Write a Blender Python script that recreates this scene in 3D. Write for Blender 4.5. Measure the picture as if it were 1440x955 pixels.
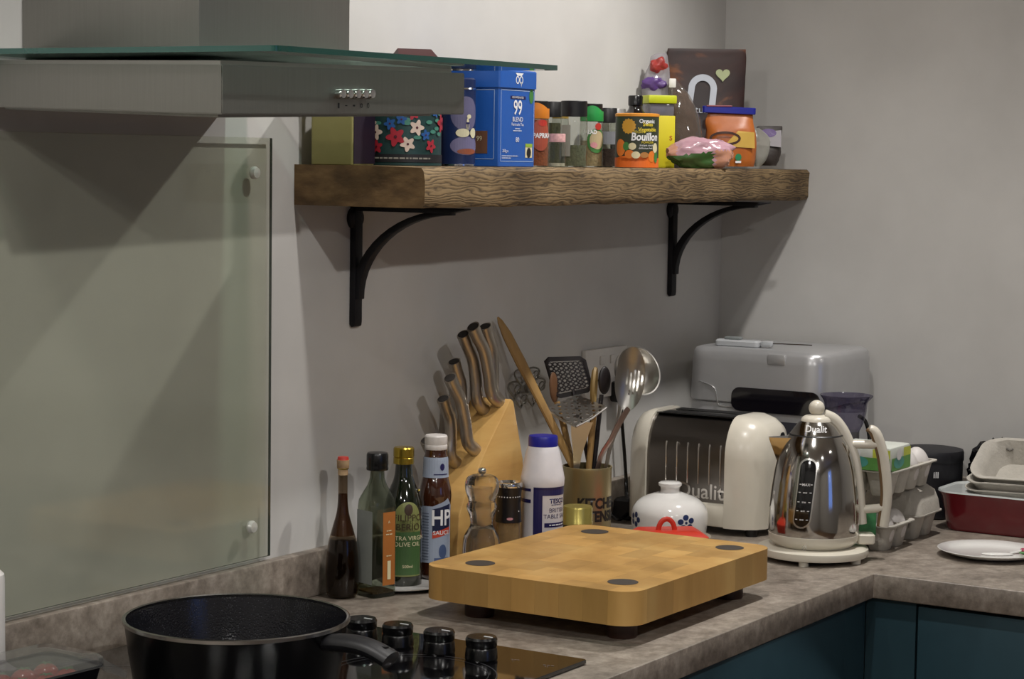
import bpy, bmesh, math, random
from mathutils import Vector, Matrix, noise
random.seed(7)
PI = math.pi
for o in list(bpy.data.objects): bpy.data.objects.remove(o)
SC = bpy.context.scene
COL = SC.collection
# ------------------------------------------------------------------ camera
W, H = 1440, 955
F, YAW, PIT, ROL = 3044.257, 0.559824, 0.083002, 0.014302
CAM = Vector((-3.716154, -1.861078, 1.522211))
FW = Vector((math.cos(YAW)*math.cos(PIT), math.sin(YAW)*math.cos(PIT), -math.sin(PIT)))
R0 = Vector((math.sin(YAW), -math.cos(YAW), 0)); U0 = R0.cross(FW)
RT = math.cos(ROL)*R0 + math.sin(ROL)*U0; UP = -math.sin(ROL)*R0 + math.cos(ROL)*U0
cd = bpy.data.cameras.new('camera'); cam = bpy.data.objects.new('camera', cd); COL.objects.link(cam)
cd.sensor_width = 36; cd.lens = F/W*36; cd.clip_start = .05
m = Matrix((RT, UP, -FW)).transposed().to_4x4(); m.translation = CAM; cam.matrix_world = m
SC.camera = cam
# ------------------------------------------------------------------ world, exposure
wd = bpy.data.worlds.new('world'); SC.world = wd; wd.use_nodes = True
wd.node_tree.nodes['Background'].inputs[0].default_value = (.5, .5, .5, 1)
wd.node_tree.nodes['Background'].inputs[1].default_value = .05
vs = SC.view_settings; vs.view_transform = 'Standard'; vs.look = 'None'; vs.gamma = 1; vs.use_curve_mapping = False
vs.exposure = 0.62
# ceiling downlights, those out in the room added as fill (fixtures are built further down): x, y, watts, beam angle, point the gimbal aims at
LAMPS = [(-.48, -.68, 36, 125, (-1.25, -.22, .95)), (-1.45, -.68, 21, 140, (-1.0, -.5, .9)), (-2.5, -.30, 24, 120, None), (-.9, -2.3, 5, 176, None), (-2.3, -2.3, 50, 62, (-1.85, 0, 1.2)), (-3.7, -2.4, 28, 176, None), (-3.9, -.9, 22, 176, None)]
CEIL = 2.42
LAMPCOL = (1.0, .97, .935)

# ------------------------------------------------------------------ pixel helpers (a pixel gives a direction; the plane gives the distance)
def ray(px, py): return FW + RT*((px-W/2)/F) - UP*((py-H/2)/F)
def ony(px, py, y): d = ray(px, py); return CAM + d*((y-CAM.y)/d.y)
def onx(px, py, x): d = ray(px, py); return CAM + d*((x-CAM.x)/d.x)
def onz(px, py, z): d = ray(px, py); return CAM + d*((z-CAM.z)/d.z)
def proj(P):
    d = Vector(P)-CAM; Z = d.dot(FW); return (W/2+F*d.dot(RT)/Z, H/2-F*d.dot(UP)/Z)
def scl(P): return F/((Vector(P)-CAM).dot(FW))
TOP = .9; SHELF = 1.5112
RZ = YAW-PI/2
class At:
    """a standing place: pixel column pxc on the vertical plane y=const, base height z0"""
    def __init__(s, pxc, y, z0=TOP, x=None):
        if x is None:
            z = z0
            p = ony(pxc, 500, y)
            for _ in range(4):
                py = proj((p.x, y, z0))[1]; p = ony(pxc, py, y)
        else: p = Vector((x, y, z0))
        s.L = Vector((p.x, y, z0)); s.s = scl(s.L)
    def z(s, py):
        a = proj(s.L)[1]; b = proj(s.L+Vector((0, 0, .1)))[1]
        return (py-a)/(b-a)*.1
    def m(s, px): return px/s.s
    def prof(s, pts): return [(hw/s.s, s.z(py)) for hw, py in pts]
# ------------------------------------------------------------------ materials
def col(h):
    if not isinstance(h, str): return tuple(h)[:3]+(1,)
    h = h.lstrip('#'); v = [int(h[i:i+2], 16)/255 for i in (0, 2, 4)]
    return tuple(c/12.92 if c < .04045 else ((c+.055)/1.055)**2.4 for c in v)+(1,)
MATS = {}
def nt(name):
    m = bpy.data.materials.new(name); m.use_nodes = True
    t = m.node_tree; return m, t, t.nodes['Principled BSDF']
def N(t, typ, **kw):
    n = t.nodes.new(typ)
    for k, v in kw.items():
        if k in n.inputs: n.inputs[k].default_value = v
        else: setattr(n, k, v)
    return n
def mat(name, c='#888888', rough=.5, metal=0, var=.06, scale=40, bump=0, bscale=None, coat=0, emit=None, estr=0, stretch=None, trans=0, sub=0, spec=.5):
    if name in MATS: return MATS[name]
    m, t, b = nt(name); c = col(c); L = t.links
    tc = N(t, 'ShaderNodeTexCoord'); src = tc.outputs['Object']
    if stretch:
        mp = N(t, 'ShaderNodeMapping'); mp.inputs['Scale'].default_value = stretch; L.new(src, mp.inputs[0]); src = mp.outputs[0]
    nz = N(t, 'ShaderNodeTexNoise', Scale=scale, Detail=5.0); L.new(src, nz.inputs['Vector'])
    mx = N(t, 'ShaderNodeMix', data_type='RGBA')
    mx.inputs[6].default_value = tuple(max(0, x*(1-var*2)) for x in c[:3])+(1,)
    mx.inputs[7].default_value = tuple(min(1, x*(1+var*2)) for x in c[:3])+(1,)
    L.new(nz.outputs['Fac'], mx.inputs[0]); L.new(mx.outputs[2], b.inputs['Base Color'])
    b.inputs['Roughness'].default_value = rough; b.inputs['Metallic'].default_value = metal
    b.inputs['Coat Weight'].default_value = coat; b.inputs['Transmission Weight'].default_value = trans
    b.inputs['Specular IOR Level'].default_value = spec
    b.inputs['Subsurface Weight'].default_value = sub
    if sub: b.inputs['Subsurface Radius'].default_value = (.01, .008, .006)
    if bump:
        n2 = N(t, 'ShaderNodeTexNoise', Scale=bscale or scale*4, Detail=3.0); L.new(src, n2.inputs['Vector'])
        bp = N(t, 'ShaderNodeBump', Strength=bump, Distance=.002); L.new(n2.outputs['Fac'], bp.inputs['Height']); L.new(bp.outputs[0], b.inputs['Normal'])
    if emit: b.inputs['Emission Color'].default_value = col(emit); b.inputs['Emission Strength'].default_value = estr
    MATS[name] = m; return m
def glass(name, tint='#ffffff', rough=.02, body=0.0, bodycol='#ffffff', ior=1.45):
    """thin clear glass or film: fresnel gloss over tinted transparency, with a little body colour"""
    if name in MATS: return MATS[name]
    m, t, b = nt(name); L = t.links; t.nodes.remove(b); out = t.nodes['Material Output']
    tr = N(t, 'ShaderNodeBsdfTransparent'); tr.inputs[0].default_value = col(tint)
    df = N(t, 'ShaderNodeBsdfDiffuse'); df.inputs[0].default_value = col(bodycol)
    gl = N(t, 'ShaderNodeBsdfGlossy', Roughness=rough)
    tc = N(t, 'ShaderNodeTexCoord'); nz = N(t, 'ShaderNodeTexNoise', Scale=30.0); L.new(tc.outputs['Object'], nz.inputs['Vector'])
    mr = N(t, 'ShaderNodeMapRange'); mr.inputs[3].default_value = body*.7; mr.inputs[4].default_value = min(1, body*1.3); L.new(nz.outputs['Fac'], mr.inputs[0])
    m1 = N(t, 'ShaderNodeMixShader'); L.new(mr.outputs[0], m1.inputs[0]); L.new(tr.outputs[0], m1.inputs[1]); L.new(df.outputs[0], m1.inputs[2])
    fr = N(t, 'ShaderNodeFresnel', IOR=ior); ge = N(t, 'ShaderNodeNewGeometry'); im = N(t, 'ShaderNodeMapRange'); im.inputs[3].default_value = ior; im.inputs[4].default_value = 1/ior
    L.new(ge.outputs['Backfacing'], im.inputs[0]); L.new(im.outputs[0], fr.inputs['IOR']); m2 = N(t, 'ShaderNodeMixShader')
    L.new(fr.outputs[0], m2.inputs[0]); L.new(m1.outputs[0], m2.inputs[1]); L.new(gl.outputs[0], m2.inputs[2]); L.new(m2.outputs[0], out.inputs[0])
    MATS[name] = m; return m
def steel(name, c='#b9b6b0', rough=.25, stretch=(1, 1, 40), bump=.05):
    return mat(name, c, rough, 1, .05, 20, bump, 60, stretch=stretch)
def ramp_mat(name, stops, scale=8, rough=.6, stretch=(1, 1, 1), detail=6, distort=0, bump=.2, bdist=.002, wave=None, rnd=0, coat=0):
    if name in MATS: return MATS[name]
    m, t, b = nt(name); L = t.links
    tc = N(t, 'ShaderNodeTexCoord'); mp = N(t, 'ShaderNodeMapping'); mp.inputs['Scale'].default_value = stretch; L.new(tc.outputs['Object'], mp.inputs[0])
    if wave:
        n = N(t, 'ShaderNodeTexWave', Scale=scale, Distortion=distort, Detail=detail); n.bands_direction = wave; n.inputs['Detail Scale'].default_value = 1.2
    else:
        n = N(t, 'ShaderNodeTexNoise', Scale=scale, Detail=detail, Distortion=distort)
    L.new(mp.outputs[0], n.inputs['Vector'])
    cr = N(t, 'ShaderNodeValToRGB'); e = cr.color_ramp.elements
    e[0].position, e[0].color = stops[0][0], col(stops[0][1]); e[1].position, e[1].color = stops[-1][0], col(stops[-1][1])
    for p, c in stops[1:-1]: x = e.new(p); x.color = col(c)
    fac = n.outputs['Fac']; L.new(fac, cr.inputs[0]); res = cr.outputs[0]
    if rnd:
        oi = N(t, 'ShaderNodeObjectInfo'); mr = N(t, 'ShaderNodeMapRange'); mr.inputs[3].default_value = 1-rnd; mr.inputs[4].default_value = 1+rnd*.6; L.new(oi.outputs['Random'], mr.inputs[0])
        vm = N(t, 'ShaderNodeVectorMath', operation='SCALE'); L.new(res, vm.inputs[0]); L.new(mr.outputs[0], vm.inputs['Scale']); res = vm.outputs[0]
    L.new(res, b.inputs['Base Color']); b.inputs['Roughness'].default_value = rough; b.inputs['Coat Weight'].default_value = coat
    if bump:
        bp = N(t, 'ShaderNodeBump', Strength=bump, Distance=bdist); L.new(fac, bp.inputs['Height']); L.new(bp.outputs[0], b.inputs['Normal'])
    MATS[name] = m; return m
# ------------------------------------------------------------------ object helpers
def put(name, me, material=None, parent=None):
    o = bpy.data.objects.new(name, me); COL.objects.link(o)
    if material:
        for mm in (material if isinstance(material, (list, tuple)) else [material]): me.materials.append(mm)
    if parent: o.parent = parent
    return o
def fin(bm, angle=35, recalc=True):
    if recalc: bmesh.ops.recalc_face_normals(bm, faces=bm.faces)
    me = bpy.data.meshes.new('mesh'); bm.to_mesh(me); bm.free()
    for p in me.polygons: p.use_smooth = True
    me.set_sharp_from_angle(angle=math.radians(angle)); return me
def tag(o, label, cat, group=None):
    o['label'] = label; o['category'] = cat
    if group: o['group'] = group
    return o
def struct(o): o['kind'] = 'structure'; return o
def thing(name, loc, label, cat, rz=RZ, group=None):
    o = bpy.data.objects.new(name, None); COL.objects.link(o); o.location = loc; o.rotation_euler = (0, 0, rz); o.empty_display_size = .03
    return tag(o, label, cat, group)
def lathe(prof, seg=48, cap=True, cx=0, cy=0, sx=1, sy=1):
    bm = bmesh.new(); rings = []
    for r, z in prof:
        rings.append([bm.verts.new((cx+sx*max(r, 1e-5)*math.cos(2*PI*i/seg), cy+sy*max(r, 1e-5)*math.sin(2*PI*i/seg), z)) for i in range(seg)])
    for a, b in zip(rings, rings[1:]):
        for i in range(seg): bm.faces.new((a[i], a[(i+1) % seg], b[(i+1) % seg], b[i]))
    if cap: bm.faces.new(rings[0][::-1]); bm.faces.new(rings[-1])
    return bm
def smooth_prof(pts, n=6):
    """Catmull-Rom through (r,z) points"""
    out = []
    for i in range(len(pts)-1):
        p0 = pts[max(i-1, 0)]; p1 = pts[i]; p2 = pts[i+1]; p3 = pts[min(i+2, len(pts)-1)]
        for k in range(n):
            t = k/n; out.append(tuple(.5*((2*b)+(-a+c)*t+(2*a-5*b+4*c-d)*t*t+(-a+3*b-3*c+d)*t**3) for a, b, c, d in zip(p0, p1, p2, p3)))
    out.append(tuple(pts[-1])); return out
def loft(rings, closed_ends=True, loop=True):
    bm = bmesh.new(); R = [[bm.verts.new(p) for p in r] for r in rings]; n = len(R[0])
    for a, b in zip(R, R[1:]):
        for i in range(n if loop else n-1): bm.faces.new((a[i], a[(i+1) % n], b[(i+1) % n], b[i]))
    if closed_ends: bm.faces.new(R[0][::-1]); bm.faces.new(R[-1])
    return bm
def rrect(w, d, r, n=6, cx=0, cy=0):
    out = []
    for sx, sy, a0 in ((1, 1, 0), (-1, 1, PI/2), (-1, -1, PI), (1, -1, 1.5*PI)):
        for k in range(n+1):
            a = a0+PI/2*k/n; out.append((cx+sx*(w/2-r)+r*math.cos(a), cy+sy*(d/2-r)+r*math.sin(a)))
    return out
def box(w, d, h, cx=0, cy=0, z0=0, bev=.0, seg=2):
    bm = bmesh.new(); bmesh.ops.create_cube(bm, size=1, matrix=Matrix.Translation((cx, cy, z0+h/2)) @ Matrix.Diagonal((w, d, h, 1)))
    if bev: bmesh.ops.bevel(bm, geom=bm.edges[:], offset=bev, segments=seg, affect='EDGES', profile=.5)
    return bm
def boxw(x0, x1, y0, y1, z0, z1, bev=0, seg=2): return box(x1-x0, y1-y0, z1-z0, (x0+x1)/2, (y0+y1)/2, z0, bev, seg)
def rbox(w, d, r, zs, cx=0, cy=0, n=6):
    """rounded-rect tower: zs = [(z, inset)]"""
    return loft([[(x, y, z) for x, y in rrect(w-2*i, d-2*i, max(r-i, .0005), n, cx, cy)] for z, i in zs])
def prism(poly, axis, a, b, bev=0):
    """poly in the two other axes, extruded along axis from a to b"""
    def P(u, v, w): return {'x': (w, u, v), 'y': (u, w, v), 'z': (u, v, w)}[axis]
    bm = loft([[P(u, v, w) for u, v in poly] for w in (a, b)])
    if bev: 
        bmesh.ops.recalc_face_normals(bm, faces=bm.faces)
        es = [e for e in bm.edges if len(e.link_faces) == 2 and e.calc_face_angle() > .6]
        bmesh.ops.bevel(bm, geom=es, offset=bev, segments=2, affect='EDGES', profile=.5)
    return bm
def tube(pts, r, seg=10, cap=True, flat=1.0, up=None):
    """sweep a round (or flattened) section along pts; r number or list"""
    pts = [Vector(p) for p in pts]; n = len(pts); rs = r if isinstance(r, (list, tuple)) else [r]*n
    rings = []; u = None
    for i in range(n):
        t = (pts[min(i+1, n-1)]-pts[max(i-1, 0)]).normalized()
        if u is None:
            u = Vector(up) if up else (Vector((0, 0, 1)) if abs(t.z) < .9 else Vector((1, 0, 0)))
        u = (u-t*u.dot(t)).normalized(); v = t.cross(u)
        rings.append([pts[i]+u*(rs[i]*math.cos(2*PI*k/seg)*flat)+v*(rs[i]*math.sin(2*PI*k/seg)) for k in range(seg)])
    return loft(rings, cap)
def curve_pts(pts, n=6): return [Vector(p) for p in smooth_prof([tuple(p) for p in pts], n)]
def join(*bms):
    out = bmesh.new()
    for b in bms:
        me = bpy.data.meshes.new('t'); b.to_mesh(me); b.free(); out.from_mesh(me); bpy.data.meshes.remove(me)
    return out
def xf(bm, M): bmesh.ops.transform(bm, matrix=M, verts=bm.verts); return bm
def blob(rx, ry, rz, sub=4, amp=.1, freq=3, seed=0, flat=None):
    bm = bmesh.new(); bmesh.ops.create_icosphere(bm, subdivisions=sub, radius=1)
    for v in bm.verts:
        d = 1+amp*noise.noise(v.co*freq+Vector((seed, seed*1.7, 0)))+amp*.5*abs(noise.noise(v.co*freq*2.7+Vector((seed, 3, 1))))
        v.co = Vector((v.co.x*rx*d, v.co.y*ry*d, v.co.z*rz*d))
    if flat is not None:
        for v in bm.verts: v.co.z = max(v.co.z, flat)
    return bm
# 2D shapes for print (u right, v up), later laid on a plane or round a body
def t2(s, size, cx=0, cy=0, align='CENTER', bold=0, shear=0, sx=1):
    cu = bpy.data.curves.new('t', 'FONT'); cu.body = s; cu.size = size; cu.align_x = align; cu.align_y = 'CENTER'; cu.offset = bold; cu.shear = shear; cu.resolution_u = 3
    o = bpy.data.objects.new('t', cu); COL.objects.link(o); bpy.context.view_layer.update()
    me = bpy.data.meshes.new_from_object(o.evaluated_get(bpy.context.evaluated_depsgraph_get()))
    bm = bmesh.new(); bm.from_mesh(me); bpy.data.objects.remove(o); bpy.data.curves.remove(cu); bpy.data.meshes.remove(me)
    for v in bm.verts: v.co = Vector((v.co.x*sx+cx, v.co.y+cy, 0))
    return bm
def p2(poly):
    bm = bmesh.new(); bm.faces.new([bm.verts.new((x, y, 0)) for x, y in poly]); return bm
def r2(x0, x1, y0, y1): return p2([(x0, y0), (x1, y0), (x1, y1), (x0, y1)])
def e2(cx, cy, rx, ry, n=24): return p2([(cx+rx*math.cos(2*PI*i/n), cy+ry*math.sin(2*PI*i/n)) for i in range(n)])
def dashes(cx, cy, w, h, seed=1):
    r = random.Random(seed); x = cx-w/2; L3 = []
    while x < cx+w/2:
        d = r.uniform(h*1.2, h*4); L3.append(r2(x, min(x+d, cx+w/2), cy-h/2, cy+h/2)); x += d+h*.7
    return join(*L3)
def ring2(cx, cy, rx, ry, w, n=36):
    bm = bmesh.new(); a = [bm.verts.new((cx+rx*math.cos(2*PI*i/n), cy+ry*math.sin(2*PI*i/n), 0)) for i in range(n)]; b = [bm.verts.new((cx+(rx-w)*math.cos(2*PI*i/n), cy+(ry-w)*math.sin(2*PI*i/n), 0)) for i in range(n)]
    for i in range(n): bm.faces.new((a[i], a[(i+1) % n], b[(i+1) % n], b[i]))
    return bm
def flower2(cx, cy, r, k=5, rot=0):
    n = 40; return p2([(cx+r*(.78+.22*math.cos(k*t))*math.cos(t+rot), cy+r*(.78+.22*math.cos(k*t))*math.sin(t+rot)) for t in [2*PI*i/n for i in range(n)]])
def lay(name, bm, material, parent, fn, step=.004):
    """subdivide the 2D print along u and v, then map with fn(u,v)"""
    us = [v.co.x for v in bm.verts]; vv = [v.co.y for v in bm.verts]
    if step:
        for lo, hi, nrm in ((min(us), max(us), (1, 0, 0)), (min(vv), max(vv), (0, 1, 0))):
            k = int((hi-lo)/step)
            for i in range(1, k+1):
                c = lo+(hi-lo)*i/(k+1)
                bmesh.ops.bisect_plane(bm, geom=bm.verts[:]+bm.edges[:]+bm.faces[:], plane_co=Vector(nrm)*c, plane_no=nrm)
    for v in bm.verts: v.co = Vector(fn(v.co.x, v.co.y))
    me = bpy.data.meshes.new('mesh'); bm.to_mesh(me); bm.free()
    return put(name, me, material, parent)
def wrapf(prof, lev=1, phi=-PI/2):
    """map onto a body of revolution"""
    pr = sorted([(z, r) for r, z in prof])
    def rad(z):
        if z <= pr[0][0]: return pr[0][1]
        for (a, ra), (b, rb) in zip(pr, pr[1:]):
            if z <= b: return ra+(rb-ra)*(z-a)/max(b-a, 1e-9)
        return pr[-1][1]
    def fn(u, v):
        r = rad(v); R = r+.0004*lev; a = phi+u/max(r, .004); return (R*math.cos(a), R*math.sin(a), v)
    return fn
def planef(o, rgt, up, lev=1):
    o = Vector(o); rgt = Vector(rgt).normalized(); up = Vector(up).normalized(); n = rgt.cross(up)
    return lambda u, v: o+rgt*u+up*v+n*(.0004*lev)
# ================================================================== the setting
PLASTER = ramp_mat('plaster', [(.3, '#b8b6b2'), (.7, '#c4c2be')], scale=6, rough=.85, bump=.15, bdist=.001)
X0, Y0 = -5.2, -4.2
struct(put('wall_back', fin(boxw(X0-.1, .1, 0, .1, 0, CEIL+.1)), PLASTER))
struct(put('wall_right', fin(boxw(0, .1, Y0-.1, 0, 0, CEIL+.1)), PLASTER))
struct(put('wall_left', fin(boxw(X0-.1, X0, Y0, 0, 0, CEIL+.1)), PLASTER))
wf = struct(put('wall_front', fin(join(boxw(X0-.1, -2.7, Y0-.1, Y0, 0, CEIL+.1), boxw(-1.9, 0, Y0-.1, Y0, 0, CEIL+.1), boxw(-2.7, -1.9, Y0-.1, Y0, 0, .95), boxw(-2.7, -1.9, Y0-.1, Y0, 2.1, CEIL+.1))), PLASTER))
struct(put('floor', fin(boxw(X0-.1, .1, Y0-.1, .1, -.1, 0)), ramp_mat('floor_oak', [(.3, '#6a5038'), (.7, '#8a6b4a')], scale=3, stretch=(1, 12, 1), rough=.5)))
struct(put('ceiling', fin(boxw(X0, 0, Y0, 0, CEIL, CEIL+.1)), mat('ceiling_paint', '#d8d6d0', .9)))
wn = struct(put('window_1', fin(join(*[boxw(a, b, Y0-.08, Y0-.03, c, d) for a, b, c, d in ((-2.7, -2.65, .95, 2.1), (-1.95, -1.9, .95, 2.1), (-2.65, -1.95, .95, 1.0), (-2.65, -1.95, 2.05, 2.1), (-2.32, -2.28, 1.0, 2.05))])), mat('window_paint', '#dddddd', .4)))
put('pane', fin(boxw(-2.65, -2.32, Y0-.07, Y0-.06, 1.0, 2.05)), mat('dusk_window', '#222233', .1, emit='#7fa4ff', estr=.7), wn)
put('pane', fin(boxw(-2.28, -1.95, Y0-.07, Y0-.06, 1.0, 2.05)), MATS['dusk_window'], wn)
# worktop -------------------------------------------------------------------
def worktop_mat(name='stone_laminate', k=1.0):
    m, t, b = nt(name); L = t.links; tc = N(t, 'ShaderNodeTexCoord')
    n1 = N(t, 'ShaderNodeTexNoise', Scale=9.0, Detail=8.0, Roughness=.65, Distortion=.6); n2 = N(t, 'ShaderNodeTexNoise', Scale=55.0, Detail=6.0, Roughness=.7)
    for n in (n1, n2): L.new(tc.outputs['Object'], n.inputs['Vector'])
    ad = N(t, 'ShaderNodeMath', operation='ADD'); L.new(n1.outputs['Fac'], ad.inputs[0]); L.new(n2.outputs['Fac'], ad.inputs[1])
    mr = N(t, 'ShaderNodeMapRange'); mr.inputs[1].default_value = .72; mr.inputs[2].default_value = 1.3; L.new(ad.outputs[0], mr.inputs[0])
    cr = N(t, 'ShaderNodeValToRGB'); e = cr.color_ramp.elements; e[0].color = col('#5d544b'); e[1].color = col('#a89e92'); x = e.new(.5); x.color = col('#857b70')
    L.new(mr.outputs[0], cr.inputs[0]); L.new(cr.outputs[0], b.inputs['Base Color']); b.inputs['Roughness'].default_value = .42
    bp = N(t, 'ShaderNodeBump', Strength=.12, Distance=.001); L.new(n2.outputs['Fac'], bp.inputs['Height']); L.new(bp.outputs[0], b.inputs['Normal'])
    MATS[name] = m; return m
WT = worktop_mat()
DX = .6547
poly = [(-3.4, 0), (0, 0), (0, -2.2), (-DX, -2.2), (-DX, -.6), (-3.4, -.6)]
tag(put('worktop', fin(prism(poly[::-1], 'z', TOP-.038, TOP, .0015)), WT), 'long L-shaped worktop in brown-grey stone-look laminate on the teal cupboards', 'worktop')
struct(put('trim_1', fin(boxw(-3.4, -.02, -.02, 0, TOP, .9651, .003)), WT))
struct(put('trim_2', fin(boxw(-.02, 0, -2.2, -.0, TOP, .9651, .003)), WT))
# cupboards -----------------------------------------------------------------
TEAL = mat('teal_paint', '#2b4650', .45, var=.04)
def cupboard(x0, x1, y0, y1, front, label, hinge=1):
    cx, cy = (x0+x1)/2, (y0+y1)/2
    t = thing('cupboard', (cx, cy, 0), label, 'cupboard', 0, 'teal base cupboards')
    put('body', fin(boxw(x0-cx, x1-cx, y0-cy, y1-cy, .1, TOP-.038)), TEAL, t)
    put('plinth', fin(boxw(x0-cx+.03, x1-cx-.03, y0-cy+.04, y1-cy-.04, 0, .1)), TEAL, t)
    if front == 'y': d = put('door', fin(boxw(x0-cx+.002, x1-cx-.002, y0-cy-.02, y0-cy, .12, TOP-.045, .002)), TEAL, t); hx, hy = (x1-cx-.06), y0-cy-.03
    else: d = put('door', fin(boxw(x0-cx-.02, x0-cx, y0-cy+.002, y1-cy-.002, .12, TOP-.045, .002)), TEAL, t); hx, hy = x0-cx-.03, y0-cy+.06
    put('handle', fin(tube([(hx, hy, .55), (hx, hy, .7)], .006)), steel('brushed_steel'), d)
for a, b, l in ((-1.3, -.72, 'teal base cupboard under the chopping board'), (-2.0, -1.3, 'teal base cupboard under the hob'), (-3.3, -2.0, 'teal base cupboard left of the hob')):
    cupboard(a, b, -.565, -.02, 'y', l)
for a, b, l in ((-1.3, -.665, 'teal base cupboard under the white oval plate'), (-2.15, -1.3, 'teal base cupboard at the end of the worktop')):
    cupboard(-.62, -.02, a, b, 'x', l)
t = thing('corner_post', (-.66, -.6, 0), 'teal corner filler post between two cupboard runs', 'post', 0)
put('panel', fin(boxw(-.058, .02, .018, .035, .1, TOP-.038)), TEAL, t)
put('panel', fin(boxw(.023, .04, -.063, .018, .1, TOP-.038)), TEAL, t)
# glass splashback ----------------------------------------------------------
t = thing('splashback', (-2.0, -.006, .9716), 'clear greenish glass splashback panel fixed to the wall behind the hob', 'splashback', 0)
put('panel', fin(boxw(-.62, .6143, -.006, .0, 0, .5749, .0008, 1)), [glass('splash_glass', '#f8f9f4', .08, .04, '#b3b9ae', 1.5), mat('splash_edge', '#26302b', .2)], t)
for p in t.children[0].data.polygons:
    if abs(p.normal.y) < .5: p.material_index = 1
for px, py in ((356, 243), (352, 741), (-40, 245), (-40, 845)):
    p = ony(px, py, -.012)
    put('cap', fin(xf(lathe([(.0, 0), (.0085, 0), (.009, .003), (.007, .007), (0, .008)], 20, False), Matrix.Translation((p.x+2.0, -.006, p.z-.9716)) @ Matrix.Rotation(PI/2, 4, 'X'))), mat('satin_cap', '#d9d7d0', .3, .3), t)
# hood ----------------------------------------------------------------------
HS = mat('hood_steel', '#96948f', .42, 1, .04, 12, .04, 50, stretch=(30, 30, 1))
t = thing('cooker_hood', (-1.705, 0, 1.565), 'stainless steel cooker hood with flat glass canopy and square chimney above the hob', 'cooker hood', 0)
HO = Vector((-1.705, 0, 1.565))
def hw(v): return tuple(Vector(v)-HO)
def hexa(c8): # 4 bottom ccw, 4 top
    return loft([[hw(p) for p in c8[:4]], [hw(p) for p in c8[4:]]])
bx0, bx1, by = -1.9356, -1.4712, -.38
bt = [(bx0, by, 1.5651), (bx1, by, 1.5767), (bx1, -.003, 1.585), (bx0, -.003, 1.574)]
tp = [(bx0, by, 1.6175), (bx1, by, 1.6275), (bx1, -.003, 1.633), (bx0, -.003, 1.6225)]
bm = hexa(bt+tp); bmesh.ops.bevel(bm, geom=bm.edges[:], offset=.0012, segments=2, affect='EDGES')
body = put('body', fin(bm), HS, t)
i = .012
rim = [(a+(i if a < -1.7 else -i), b+(i if b < -.1 else 0), c-.0005) for a, b, c in tp]; rim2 = [(a, b, c+.0055) for a, b, c in rim]
put('top_lip', fin(hexa(rim+rim2)), mat('hood_lip', '#a9a7a2', .3, 1, .03), body)
ins = [(a+(.03 if a < -1.7 else -.03), b+(.03 if b < -.1 else -.03), c+.0004-.003) for a, b, c in bt]
put('grease_filter', fin(hexa([(a, b, c) for a, b, c in ins]+[(a, b, c+.004) for a, b, c in ins])), steel('filter_steel', '#9a9893', .4), body)
gz = lambda x, y: 1.6305+.0072*(x+1.985)+.006*(y+.49)
gc = [(-1.985, -.49), (-1.428, -.49), (-1.428, -.003), (-1.985, -.003)]
gp = [(x+(-1.7065), y-.2465) for x, y in rrect(.557, .487, .006, 4)]
bm = loft([[hw((x, y, gz(x, y)+dz)) for x, y in gp] for dz in (-.003, .003)])
g = put('glass_canopy', fin(bm), [glass('canopy_glass', '#dbe9e4', .02, .04, '#31594e', 1.52), mat('glass_edge', '#14453d', .1, coat=1)], t)
for p in g.data.polygons:
    if abs(p.normal.z) < .5: p.material_index = 1
cx0, cx1, cy = -1.8456, -1.5639, -.272
put('chimney', fin(boxw(cx0+1.705, cx1+1.705, cy, -.001, gz(-1.7, -.2)-1.565+.004, CEIL-1.565, .0015)), HS, t)
BUT = mat('chrome', '#e5e5e5', .08, 1, .02)
for k, px in enumerate((475, 485.5, 496.5, 507, 516.5)):
    p = ony(px, 132, by); b = put('button', fin(xf(lathe([(0, 0), (.0058, 0), (.0058, .006), (.0048, .0085), (0, .009)], 18, False), Matrix.Translation(hw(p)) @ Matrix.Rotation(PI/2, 4, 'X'))), BUT, t)
    q = ony(px+1, 148.5, by); lay('symbol', [r2(-.0015, .0015, -.003, .003), r2(-.0022, .0022, -.0006, .0006), r2(-.0022, .0022, -.001, .001), ring2(0, 0, .0026, .0026, .001, 12), ring2(0, 0, .0022, .003, .0008, 12)][k], mat('print_black', '#15151a', .5), b, planef(hw(q), (1, 0, 0), (0, 0, 1)), 0)
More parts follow.
